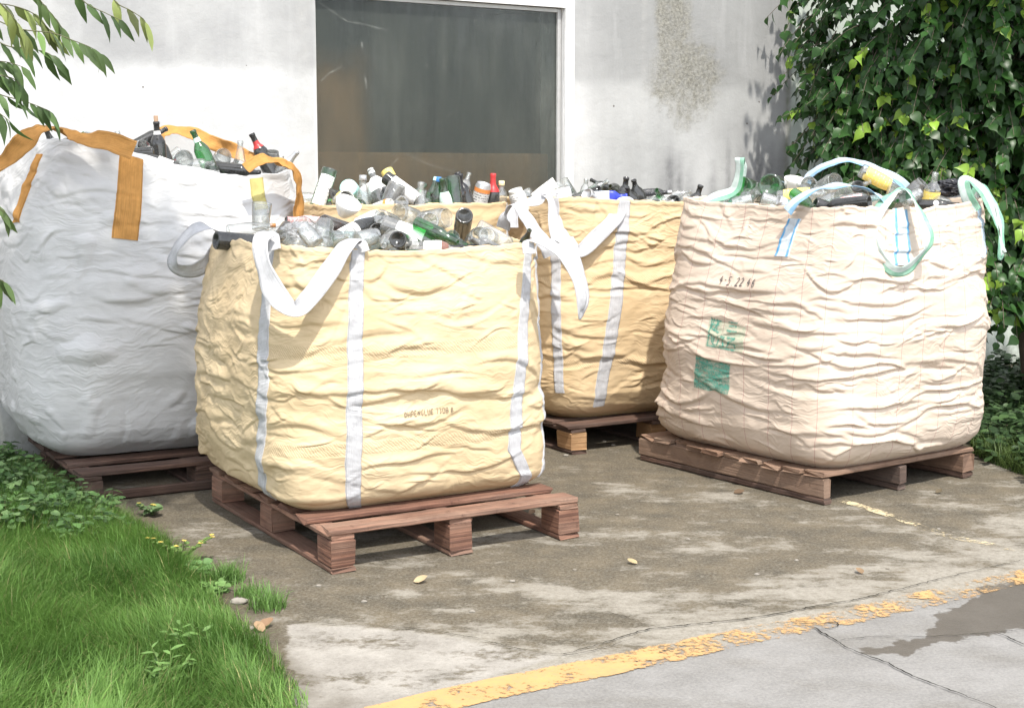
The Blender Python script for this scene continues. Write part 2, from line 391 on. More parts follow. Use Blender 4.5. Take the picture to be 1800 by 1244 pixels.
n6 = m.noise(o, 95, 5, .75)
c = m.mix(m.math('MULTIPLY', m.ramp(n6, [(.40, 0), (.62, 1)]), .30), c, m.mix(.5, c, (.5, .48, .43)))
gr = m.ramp(m.noise(o, 60, 4, .8), [(.66, 0), (.74, 1)])
c = m.mix(m.math('MULTIPLY', gr, .45), c, (.42, .40, .36))
wf = m.math('ADD', wet_, m.math('MULTIPLY', m.math('SUBTRACT', n2, .5), 1.5))
wm = m.math('MULTIPLY', m.ramp(wf, [(.35, 0), (.60, 1)]), m.math('GREATER_THAN', wet_, .02))
c = m.mix(m.math('MULTIPLY', wm, .86), c, m.mix(n1, (.048, .040, .030), (.098, .085, .068)))
c = m.mix(m.math('MULTIPLY', edge_, .7), c, (.07, .055, .035))
c = m.mix(soil_, c, (.045, .035, .02))
hgt = m.math('ADD', n2, m.math('MULTIPLY', n4, .5))
M['concrete'] = m.done(bsdf(m, Base_Color=c, Roughness=m.mix(wm, (.85,) * 3, (.55,) * 3), Normal=m.bump(hgt, .6, .008), Specular_IOR_Level=.25))
ground = tag(mesh_obj('ground', V, grid_faces(len(gy), len(gx)), M['concrete'], col={'stain': m1, 'stain2': m2}), kind='structure')

# painted lines: thin worn sheets lying on the concrete
def line_sheet(name, cen, width, mat, z=.003):
    c = catmull([(*q, 0) for q in cen], 160)
    tn = np.gradient(c, axis=0); tn /= np.linalg.norm(tn, axis=1)[:, None]; nr = np.stack([-tn[:, 1], tn[:, 0], 0 * tn[:, 0]], -1)
    k = np.linspace(-.5, .5, 9); wd = width * (1 + .10 * fbm(c[:, 0] * 9, c[:, 1] * 9, 3.))
    V = (c[:, None] + nr[:, None] * (k[None, :, None] * wd[:, None, None])); V[..., 2] = z
    L = np.concatenate([[0], np.cumsum(np.linalg.norm(np.diff(c, axis=0), axis=1))])
    uv = np.stack(np.broadcast_arrays(L[:, None], k[None] + .5), -1)
    o = mesh_obj(name, V.reshape(-1, 3), grid_faces(len(c), 9), mat, uv=uv.reshape(-1, 2)); return o
def paint(name, colr, wear_u, keep):
    m = NM(name); o = m.tc(); u = m.n('SeparateXYZ', Vector=m.tc('UV'))
    n1 = m.noise(o, 8, 6, .62, .3); n2 = m.noise(o, 50, 5, .7)
    c = m.mix(m.ramp(n1, [(.3, 0), (.7, 1)]), tuple(x * .82 for x in colr), colr)
    c = m.mix(m.math('MULTIPLY', m.ramp(n2, [(.45, 0), (.70, 1)]), .6), c, (.30, .22, .12)); n3 = m.noise(m.mapping(o, (3, 3, 3)), 1.0, 6, .7)
    c = m.mix(m.math('MULTIPLY', m.ramp(n3, [(.48, 0), (.70, 1)]), .55), c, (.24, .17, .09))
    wear = m.n('MapRange', Value=u.outputs[0], From_Min=wear_u[0], From_Max=wear_u[1], To_Min=keep[0], To_Max=keep[1]).outputs[0]
    ed = m.math('ABSOLUTE', m.math('SUBTRACT', u.outputs[1], .5))
    f = m.math('SUBTRACT', m.math('ADD', n1, m.math('MULTIPLY', m.math('SUBTRACT', n2, .5), 1.0)), wear)
    f = m.math('SUBTRACT', f, m.math('MULTIPLY', m.math('MAXIMUM', m.math('SUBTRACT', ed, .42), 0.0), 2.2))
    p = bsdf(m, Base_Color=c, Roughness=.7, Normal=m.bump(n2, .2, .003))
    return m.done(m.n('MixShader', i0=m.ramp(f, [(-.02, 0), (.16, 1)]), i1=m.n('BsdfTransparent'), i2=p))
ylc = px_poly([(560, 1286), (690, 1253), (830, 1219), (1000, 1184), (1180, 1146), (1330, 1114), (1480, 1086), (1640, 1050), (1800, 1014), (1900, 992), (2040, 962)])
tag(line_sheet('painted_line', ylc, .15, paint('worn_yellow_paint', (.47, .275, .105), (.8, 1.5), (.24, .47))), kind='structure')
pl = px_poly([(1480, 880), (1560, 905), (1660, 940), (1760, 962), (1900, 1003)])
tag(line_sheet('painted_line', pl, .06, paint('faded_yellow_paint', (.55, .47, .30), (.0, .9), (.40, .54))), kind='structure')

# cracks
CRK = simple('crack_dirt', (.010, .009, .007), .95, .3, 40, Specular_IOR_Level=0.0)
def crack(pts, wd=.006):
    c = catmull([(*at(x, y)[:2], 0) for x, y in pts], 26 * len(pts))
    c[:, 0] += fbm(c[:, 0] * 25, c[:, 1] * 25, 1.) * .012; c[:, 1] += fbm(c[:, 0] * 25, c[:, 1] * 25, 6.) * .012
    tn = np.gradient(c, axis=0); tn /= np.linalg.norm(tn, axis=1)[:, None]; nr = np.stack([-tn[:, 1], tn[:, 0], 0 * tn[:, 0]], -1)
    W = .6 * wd * np.clip(.55 + .9 * fbm(c[:, 0] * 18, c[:, 1] * 18, 2.), .12, 1.8) * np.sin(np.linspace(.1, math.pi - .1, len(c)))**.5
    V = np.stack([c - nr * W[:, None], c + nr * W[:, None]], 1); V[..., 2] = .0062
    tag(mesh_obj('ground_crack', V.reshape(-1, 3), grid_faces(len(c), 2), CRK), kind='structure')
crack([(505, 1095), (620, 1100), (720, 1106), (830, 1122), (900, 1140), (990, 1152), (1050, 1143), (1120, 1122)], .004)
crack([(990, 1152), (1060, 1132), (1130, 1110), (1180, 1103), (1230, 1098), (1340, 1085), (1430, 1068), (1520, 1052), (1640, 1022), (1800, 985)], .008)
crack([(1000, 1062), (1080, 1080), (1130, 1098), (1170, 1105)], .003)
crack([(1395, 1095), (1430, 1105), (1470, 1128), (1500, 1145), (1550, 1163), (1600, 1188), (1640, 1204), (1700, 1226), (1760, 1250)], .007)
crack([(1750, 1113), (1790, 1130), (1850, 1158)], .006)
crack([(1470, 1128), (1530, 1121), (1640, 1120), (1760, 1112), (1850, 1100)], .004)
crack([(1400, 1092), (1430, 1098), (1466, 1096), (1470, 1104), (1440, 1108), (1405, 1100)], .005)

# ------------------------------------------------------------------ building: plaster wall with a recessed window
WA = R(30.5); W0 = np.array([.712, 8.9]); WD = np.array([math.cos(WA), math.sin(WA)]); WN = np.array([math.sin(WA), -math.cos(WA)])
def wp(s, z, out=0.0):
    s = np.asarray(s, float); z = np.asarray(z, float)
    return np.stack(np.broadcast_arrays(W0[0] + s * WD[0] + out * WN[0], W0[1] + s * WD[1] + out * WN[1], z), -1)
bld = tag(empty('building', (W0[0], W0[1], 0), WA), 'white plastered building with a large grimy window and a worn patch on its wall', 'building')
S0, S1, ZB, ZT = -2.062, -.470, 1.0, 2.418
ss = np.unique(np.concatenate([np.arange(-6, S0, .02), [S0], np.arange(S0 + .02, S1, .06), [S1], np.arange(S1 + .02, 6.0, .02)]))
zz = np.unique(np.concatenate([[-.05], np.arange(0, ZB, .02), [ZB], np.arange(ZB + .05, ZT, .06), [ZT], np.arange(ZT + .02, 3.3, .03)]))
# finer rows where the wall shows beside the window
zz = np.unique(np.concatenate([zz, np.arange(ZB, ZT, .02)])); zz = zz[np.concatenate([[True], np.diff(zz) > .004])]
SS, ZZ = np.meshgrid(ss, zz)
wrn = fbm(SS * 5, ZZ * 5, 3.) * .06 + fbm(SS * 20, ZZ * 20, 5.) * .025
def blob(s0, z0, rs, rz, warp=1.): return np.clip(1.15 - np.hypot((SS - s0 + wrn * warp) / rs, (ZZ - z0 + wrn * 1.3 * warp) / rz), 0, 1)
worn = sstep(.0, .5, np.maximum(blob(.45, 2.02, .30, .27, 1.6), blob(.34, 2.38, .14, .35)) + fbm(SS * 26, ZZ * 26, 1.) * .18)
strk = np.zeros_like(SS)
for s_, top, wd, a in [(.33, 1.62, .05, .9), (.41, 1.56, .035, .8), (.28, 1.55, .06, .5), (.48, 1.45, .05, .7), (.80, 1.66, .02, .6), (.93, 1.70, .05, .6), (1.06, 1.68, .045, .75), (1.15, 1.62, .05, .7), (.68, 1.50, .03, .6), (1.25, 1.6, .05, .6), (-.22, 1.45, .03, .3), (-.1, 1.5, .05, .25)]:
    cx = s_ + .02 * fbm(ZZ * 4, s_ * 9, 1.)
    strk = np.maximum(strk, a * np.exp(-((SS - cx) / wd)**2) * sstep(top + .12, top - .25, ZZ + wrn))
peel = np.exp(-((SS - .118 + .012 * fbm(ZZ * 6, 0., 2.)) / .012)**2) * np.clip(.45 + fbm(ZZ * 9, SS, 4.) * 1.3, 0, 1) * sstep(1.5, 1.75, ZZ)
peel = np.maximum(peel, np.exp(-((SS - S0 + .07 + .02 * fbm(ZZ * 5, 0., 7.)) / .03)**2) * .55 * np.clip(.4 + fbm(SS * 30, ZZ * 12, 4.) * 1.6, 0, 1))
mossl = np.exp(-((SS - 1.295) / .022)**2) * np.clip(.5 + 1.2 * fbm(SS * 20, ZZ * 14, 4.), 0, 1)
greenp = sstep(1.30, 1.34, SS); base = sstep(.45, .0, ZZ + wrn * 2)
aS = np.stack([worn, strk, peel, np.ones_like(SS)], -1).reshape(-1, 4)
aS2 = np.stack([mossl, greenp, base, np.ones_like(SS)], -1).reshape(-1, 4)
wash = sstep(-.48, -.1, SS) * np.clip(.72 + .6 * fbm(SS * 1.4, ZZ * 1.1, 8., 4), 0, 1) + .35 * sstep(-2.4, -2.1, SS) * (SS < S0) + .25 * np.clip(fbm(SS * 2, ZZ * 2, 3.), 0, 1)
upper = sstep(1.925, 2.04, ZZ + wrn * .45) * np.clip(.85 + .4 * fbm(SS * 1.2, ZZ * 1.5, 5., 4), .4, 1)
aS3 = np.stack([np.clip(wash, 0, 1), upper, upper] + [np.ones_like(SS)], -1).reshape(-1, 4)  # wall tone: greyer to the right, darker above a level line
dep = .004 * fbm(SS * 3, ZZ * 3, 2.) + .0015 * fbm(SS * 22, ZZ * 22, 3.) - .004 * worn - .004 * peel
atw = (np.abs(SS - S0) < 1e-6) | (np.abs(SS - S1) < 1e-6) | (np.abs(ZZ - ZB) < 1e-6) | (np.abs(ZZ - ZT) < 1e-6)
V = wp(SS, ZZ, 0) + dep[..., None] * np.array([WN[0], WN[1], 0])
fc = grid_faces(len(zz), len(ss)); mid_s = (ss[:-1] + ss[1:]) / 2; mid_z = (zz[:-1] + zz[1:]) / 2
MS, MZ = np.meshgrid(mid_s, mid_z)
hole = ((MS > S0) & (MS < S1) & (MZ > ZB) & (MZ < ZT)).ravel()
m = NM('white_plaster'); o = m.tc()
worn_, strk_, peel_ = [m.attr('wear', i) for i in range(3)]; mos_, grn_, bas_ = [m.attr('wear2', i) for i in range(3)]
n1 = m.noise(o, 3.2, 7, .62); n2 = m.noise(o, 55, 6, .72); n3 = m.noise(m.mapping(o, (9, 9, 1.3)), 1.0, 6, .6)
n5 = m.noise(o, 17, 6, .7)
c = m.mix(m.ramp(n1, [(.35, 0), (.65, 1)]), (.42, .422, .422), (.52, .52, .516))
c = m.mix(m.math('MULTIPLY', m.attr('wall_tone', 1), .85), c, m.mix(m.ramp(n1, [(.35, 0), (.65, 1)]), (.265, .267, .268), (.315, .316, .313)))
c = m.mix(m.math('MULTIPLY', m.attr('wall_tone', 0), m.ramp(n3, [(.3, .70), (.7, 1)])), c, m.mix(m.attr('wall_tone', 1), (.285, .287, .28), (.222, .224, .219)))
c = m.mix(m.math('MULTIPLY', m.ramp(n3, [(.52, 0), (.75, 1)]), .30), c, (.48, .48, .48))
c = m.mix(m.math('MULTIPLY', grn_, .6), c, (.58, .66, .58))
wcol = m.mix(m.ramp(n2, [(.35, 0), (.65, 1)]), (.12, .115, .095), (.30, .29, .25))
c = m.mix(m.math('MULTIPLY', worn_, m.ramp(n5, [(.25, .35), (.6, .9)])), c, wcol)
c = m.mix(m.math('MULTIPLY', strk_, m.ramp(n5, [(.25, .40), (.65, .95)])), c, (.095, .095, .10))
c = m.mix(m.math('MULTIPLY', peel_, m.ramp(n2, [(.3, .2), (.6, .9)])), c, (.36, .355, .34))
c = m.mix(m.math('MULTIPLY', mos_, .8), c, (.16, .17, .10))
c = m.mix(m.math('MULTIPLY', bas_, m.ramp(n5, [(.3, .2), (.6, .8)])), c, (.20, .21, .17))
vor = m.n('TexVoronoi', {'feature': 'F1'}, Vector=o, Scale=5.5).outputs['Distance']
c = m.mix(m.math('MULTIPLY', m.math('LESS_THAN', m.math('ADD', vor, m.math('MULTIPLY', n2, .03)), .052), .8), c, (.10, .09, .08))
scr = m.ramp(m.noise(m.mapping(o, (5, 5, 40), rot=(.25, .3, 0)), 1.0, 4, .75), [(.68, 0), (.76, 1)])
c = m.mix(m.math('MULTIPLY', scr, .35), c, (.42, .42, .41))
hb = m.math('ADD', m.math('MULTIPLY', n2, m.math('ADD', .35, m.math('MULTIPLY', worn_, 1.5))), m.math('MULTIPLY', n5, .6))
M['plaster'] = m.done(bsdf(m, Base_Color=c, Roughness=.85, Normal=m.bump(hb, .45, .008), Specular_IOR_Level=.2))
mesh_obj('plaster_wall', V.reshape(-1, 3), fc[~hole], M['plaster'], col={'wear': aS, 'wear2': aS2, 'wall_tone': aS3}, parent=bld)
M['reveal'] = simple('painted_reveal', (.60, .60, .59), .7, .18, 14)
M['alu'] = simple('dull_aluminium', (.42, .42, .41), .45, .2, 18, Metallic=.3)
def wbox(name, s0, s1, z0, z1, o0, o1, mat, parent, jit=0.0):
    V = []; Fc = []
    c = wp((s0 + s1) / 2, (z0 + z1) / 2, (o0 + o1) / 2)
    box_into(V, Fc, c, np.array([*WD, 0]), np.array([*WN, 0]), np.array([0, 0, 1.]), s1 - s0, o1 - o0, z1 - z0)
    return mesh_obj(name, V, Fc, mat, smooth=False, parent=parent)
# reveals are real thickness round the opening, the casing stands proud of the wall
wbox('window_reveal', S0 - .03, S0 - .002, ZB, ZT, -.26, -.006, M['reveal'], bld)
wbox('window_reveal', S1 + .002, S1 + .03, ZB, ZT, -.26, -.006, M['reveal'], bld)
wbox('window_reveal', S0 - .03, S1 + .03, ZT + .002, ZT + .04, -.26, -.006, M['reveal'], bld)
wbox('window_sill', S0 - .03, S1 + .03, ZB - .05, ZB - .003, -.26, .03, M['reveal'], bld)
wf = empty('window_frame', wp(S1, ZB, -.06), WA, bld)
wbox('casing', S1 + .004, S1 + .068, ZB, ZT + .035, -.004, .018, M['reveal'], wf)
wbox('casing', S0 + .0, S1 + .002, ZT - .012, ZT + .034, -.004, .015, M['reveal'], wf)
wbox('frame_bar', S1 - .026, S1 - .003, ZB, ZT - .014, -.055, -.022, M['alu'], wf)
wbox('frame_bar', S0 + .003, S0 + .012, ZB, ZT - .014, -.055, -.022, M['alu'], wf)
wbox('frame_bar', S0 + .014, S1 - .028, ZT - .036, ZT - .014, -.055, -.022, M['alu'], wf)
m = NM('grimy_window_glass'); o = m.tc()
n1 = m.noise(m.mapping(o, (2.2, 2.2, 1.1)), 1.0, 6, .65); n2 = m.noise(m.mapping(o, (14, 14, 2.2)), 1.0, 5, .6); n3 = m.noise(o, 70, 4, .7)
dirt = m.math('ADD', m.math('MULTIPLY', n1, .6), m.math('MULTIPLY', n2, .4))
c = m.mix(m.ramp(dirt, [(.35, 0), (.7, 1)]), (.045, .055, .050), (.12, .125, .105))
spk = m.n('TexVoronoi', {'feature': 'F1'}, Vector=m.mapping(o, (4, 4, 2.2)), Scale=1.6).outputs['Distance']
c = m.mix(m.math('MULTIPLY', m.math('LESS_THAN', m.math('ADD', spk, m.math('MULTIPLY', n3, .02)), .045), .8), c, (.42, .42, .38))
scr = m.ramp(m.noise(m.mapping(o, (1.6, 1.6, 22), rot=(.5, .45, 0)), 1.0, 3, .6), [(.70, 0), (.735, 1), (.75, 0)])
c = m.mix(m.math('MULTIPLY', scr, .35), c, (.32, .34, .32))
fa = m.ramp(dirt, [(.36, .05), (.66, .40)])
d = m.n('BsdfDiffuse', Color=c); tr = m.n('BsdfTransparent', Color=(.92, .95, .92)); g = m.n('BsdfGlossy', Color=(1, 1, 1), Roughness=.12)
mm = m.n('MixShader', i0=fa, i1=tr, i2=d)
M['pane'] = m.done(m.n('MixShader', i0=m.n('Fresnel', IOR=1.35).outputs[0], i1=mm, i2=g))
wbox('window_pane', S0 + .013, S1 - .027, ZB, ZT - .037, -.042, -.037, M['pane'], wf)
# dust and scratches on the pane, plus its soft brown glow painted as colour
def wall_sz(x, y, off=-.035):
    r = ray(x, y); w0 = W0 + WN * off; A_ = np.array([[WD[0], -r[0]], [WD[1], -r[1]]]); q = np.linalg.solve(A_, -w0); return q[0], CAMH + q[1] * r[2]
fs = np.arange(S0 + .015, S1 - .028, .0045); fz = np.arange(1.15, ZT - .038, .0045); FS, FZ = np.meshgrid(fs, fz)
wv = fbm(FS * 4, FZ * 3, 2.) * .07 + fbm(FS * 16, FZ * 7, 5.) * .02
brown_glow = sstep(-1.66, -1.83, FS + wv * .5) * sstep(2.16, 1.90, FZ + wv * 1.6) * (.80 + .3 * fbm(FS * 5, FZ * 3, 8.)) * .75
brown_glow = np.maximum(brown_glow, sstep(1.57, 1.50, FZ + wv * .15) * (.40 + .35 * fbm(FS * 3, FZ * 5, 4.)) * sstep(-.55, -.8, FS))
dust = np.clip(.22 + .40 * fbm(FS * 2.2, FZ * 1.4, 3., 4) + .22 * fbm(FS * 17, FZ * 2.4, 6.), 0, .6)
scr_ = np.zeros_like(FS)
for pts, wd_, a_ in [([(562, 5), (610, 38), (640, 43), (682, 54)], .004, .8), ([(565, 142), (580, 128), (600, 118)], .004, .7), ([(692, 198), (696, 230), (706, 262)], .003, .5), ([(702, 264), (750, 288), (800, 302)], .003, .6), ([(736, 240), (772, 215), (805, 192)], .003, .45),
        ([(862, 30), (885, 22), (915, 24), (945, 30), (962, 52)], .004, .5), ([(740, 38), (800, 30), (880, 24)], .003, .35), ([(780, 96), (781, 122)], .004, .5), ([(658, 100), (660, 122)], .003, .5), ([(642, 137), (644, 154)], .006, .7), ([(636, 76), (637, 88)], .008, .8), ([(675, 121), (677, 123)], .005, .8), ([(749, 114), (751, 117)], .005, .7), ([(685, 295), (702, 276)], .003, .5), ([(780, 264), (793, 278)], .003, .5)]:
    scr_ = np.maximum(scr_, a_ * np.exp(-(seg_dist(FS, FZ, [wall_sz(*p) for p in pts]) / wd_) ** 2) * np.clip(.6 + .8 * fbm(FS * 25, FZ * 25, 1.), .1, 1))
fcol = np.stack([np.clip(brown_glow, 0, 1), dust, scr_, np.ones_like(FS)], -1).reshape(-1, 4)  # channels: painted brown glow, dust, scratches
m = NM('dust_and_glow'); a_glow, a_dust, a_scr = [m.attr('dirt', i) for i in range(3)]  # 'dirt' holds the painted brown glow as well as dust and scratches
c = m.mix(m.math('DIVIDE', a_glow, m.math('ADD', m.math('ADD', a_glow, a_dust), .001)), (.070, .080, .075), (.138, .112, .078))
c = m.mix(a_scr, c, (.36, .37, .34))
al = m.math('MAXIMUM', m.math('MAXIMUM', a_glow, m.math('MULTIPLY', a_dust, 1.1)), a_scr)
M['dust'] = m.done(m.n('MixShader', i0=al, i1=m.n('BsdfTransparent'), i2=m.n('BsdfDiffuse', Color=c)))  # dust and scratches together with the painted brown glow
mesh_obj('dust_glow_film', wp(FS, FZ, -.0352).reshape(-1, 3), grid_faces(len(fz), len(fs)), M['dust'], col={'dirt': fcol}, parent=wf)
# what stands in the room behind the glass
M['room'] = simple('dark_room_wall', (.05, .056, .05), .9, .25, 3, 0)
M['roomtan'] = simple('tan_panel', (.66, .47, .27), .9, .18, 4)
M['roombrown'] = simple('brown_ledge', (.42, .25, .14), .9, .22, 5)
wbox('room_wall', S0 - 1.5, S1 + 1.5, -.05, 3.2, -1.60, -1.50, M['room'], bld)
wbox('room_ledge', S0 - .4, S1 + .6, .0, 1.55, -.24, -.175, M['roombrown'], bld)
wbox('room_ceiling', S0 - 1.5, S1 + 1.5, 2.75, 2.85, -1.5, -.30, M['room'], bld)
for s_ in (S0 - 1.5, S1 + 1.45): wbox('room_wall', s_, s_ + .05, .01, 2.75, -1.5, -.30, M['room'], bld)
wbox('room_floor', S0 - 1.5, S1 + 1.5, -.06, .01, -1.5, -.5, M['room'], bld)
#PART3

# ------------------------------------------------------------------ pallets
def board(name, c, ex, ey, ez, lx, ly, lz, mat, parent, rough=.004, chip=.0):
    """a sawn board: rings of a bevelled section along its length, worn edges and ragged ends"""
    n = max(4, int(lx / .035)); b = min(.005, ly * .2, lz * .2)
    sec = np.array([(-ly/2+b, -lz/2), (ly/2-b, -lz/2), (ly/2, -lz/2+b), (ly/2, lz/2-b), (ly/2-b, lz/2), (-ly/2+b, lz/2), (-ly/2, lz/2-b), (-ly/2, -lz/2+b)])
    sec = np.vstack([sec, sec[:1]]); per = np.concatenate([[0], np.cumsum(np.linalg.norm(np.diff(sec, axis=0), axis=1))])
    X = np.linspace(-lx / 2, lx / 2, n); sd_ = RNG.uniform(0, 50)
    P = np.zeros((n, 9, 3)); P[..., 0] = X[:, None]; P[..., 1:] = sec[None]
    P[..., 1] += rough * fbm(X[:, None] * 9, sec[None, :, 1] * 20 + sd_, sd_)
    P[..., 2] += rough * fbm(X[:, None] * 9, sec[None, :, 0] * 12, sd_ + 9)
    if chip:
        k = np.clip(fbm(X * 13, sd_, 2.) - .12, 0, 1)
        P[:, 0:4, 1] += 0; P[:, (6, 7), 1] += (k * chip)[:, None]; P[:, (1, 2, 3, 4), 1] -= (np.clip(fbm(X * 13, sd_, 7.) - .12, 0, 1) * chip)[:, None]
    for e in (0, -1): P[e, :, 0] += RNG.normal(0, .004 + chip * .25, 9) if chip else RNG.normal(0, .001, 9)
    P[:, 8] = P[:, 0]
    uv = np.stack(np.broadcast_arrays(X[:, None], per[None]), -1).reshape(-1, 2)
    V = np.asarray(c) + P[..., :1] * ex + P[..., 1:2] * ey + P[..., 2:] * ez
    V = V.reshape(-1, 3); Fc = grid_faces(n, 9).tolist()
    base = len(V); ends = np.concatenate([V[:8], V[(n - 1) * 9:(n - 1) * 9 + 8]])
    uve = np.stack([np.tile(sec[:8, 0], 2) * .3, np.tile(sec[:8, 1], 2)], -1)
    V = np.vstack([V, ends]); uv = np.vstack([uv, uve])
    Fc.append([base + i for i in range(7, -1, -1)]); Fc.append([base + 8 + i for i in range(8)])
    tint = np.tile([RNG.uniform(), RNG.uniform(), 0, 1], (len(V), 1))
    o = mesh_obj(name, V, Fc, mat, uv=uv, col={'tint': tint}, smooth=False, parent=parent)
    return o
def frame(ang): return np.array([math.cos(ang), math.sin(ang), 0]), np.array([-math.sin(ang), math.cos(ang), 0]), np.array([0, 0, 1.0])
def block_pallet(near, ang, L1, L2, H, mats, label, group, blk=None, lead=False):
    e1, e2, ez = frame(ang); P0 = np.array([*near, 0.0])
    p = tag(empty('wooden_pallet', P0, ang), label, 'pallet', group)
    bt = .020; rb = .018; zb = H - bt
    md = mats[0]
    n = 7
    for i in range(n):                                   # deck boards run along the front
        wd = .115; y = wd / 2 + (L2 - wd) * i / (n - 1)
        board('deck_board', P0 + e1 * (L1 / 2 + RNG.normal(0, .006)) + e2 * y + ez * (zb + bt / 2 + .001 * RNG.normal()), e1, e2, ez, L1, wd, bt, md, p, .003, .012)
    if lead: board('bottom_lead_board', P0 + e1 * L1 / 2 + e2 * -.012 + ez * .024, e1, e2, ez, L1, .022, .04, mats[1], p, .003, .008)
    for k in range(3):
        x = .05 + (L1 - .10) * k / 2
        board('bottom_runner', P0 + e1 * x + e2 * L2 / 2 + ez * (rb / 2 + .002), e2, e1, ez, L2, .095, rb, mats[1], p, .003, .008)
        board('stringer_board', P0 + e1 * x + e2 * L2 / 2 + ez * (zb - .010), e2, e1, ez, L2 - .004, .09, .018, mats[1], p, .003, .006)
        for q in range(3):
            y = .065 + (L2 - .13) * q / 2
            board('block', P0 + e1 * x + e2 * y + ez * (rb + .003 + (zb - .0195 - rb - .003) / 2), e2, e1, ez, .13, .096, zb - .0195 - rb - .004, blk or mats[2], p, .003, .004)
    return p
def stringer_pallet(near, ang, L1, L2, H, mats, label, group):
    e1, e2, ez = frame(ang); P0 = np.array([*near, 0.0])
    p = tag(empty('wooden_pallet', P0, ang), label, 'pallet', group)
    bt = .022
    for i in range(10):
        wd = L2 / 10 - .012; y = (i + .5) * L2 / 10
        board('deck_board', P0 + e1 * (L1 / 2 + RNG.normal(0, .012)) + e2 * y + ez * (H - bt / 2 + .002 * RNG.normal()), e1, e2, ez, L1 + .01, wd, bt, mats[0], p, .004, .016)
    for k, x in enumerate((.022, L1 * .5, L1 - .045)):
        board('stringer', P0 + e1 * x + e2 * L2 / 2 + ez * (.030 + (H - bt - .031) / 2), e2, e1, ez, L2, (.044, .05, .085)[k], H - bt - .032, mats[k + 1] if k < 2 else mats[0], p, .004, .010)
        board('bottom_runner', P0 + e1 * (x + .004) + e2 * L2 / 2 + ez * .0155, e2, e1, ez, L2 - .01, (.05, .05, .08)[k], .026, mats[2], p, .004, .008)
    return p
PG = 'wooden pallets under the bags'
RW, PW, DW = M['red_wood'], M['pale_wood'], M['dark_wood']
A30 = R(30.2)
block_pallet((-.65, 4.96), A30, 1.06, 1.32, .160, (RW, RW, RW), 'reddish block pallet standing in the open under the front tan bag', PG)
block_pallet((-1.88, 6.08), A30, 1.12, 1.52, .132, (DW, DW, DW), 'dark pallet with a splintered deck board under the big white bag', PG, lead=True)
block_pallet((.30, 7.16), R(31), 1.12, 1.15, .150, (DW, DW, M['chip']), 'pallet with a chipboard block showing under the rear tan bag', PG, blk=M['chip'])
block_pallet((-.86, 6.86), A30, 1.05, 1.0, .140, (DW, DW, DW), 'hidden pallet behind the front bag, under the middle tan bag', PG)
stringer_pallet((1.35, 6.03), R(35.5), 1.03, 1.23, .138, (PW, PW, DW), 'pallet with a long side plank and ragged deck ends under the pale pink bag', PG)

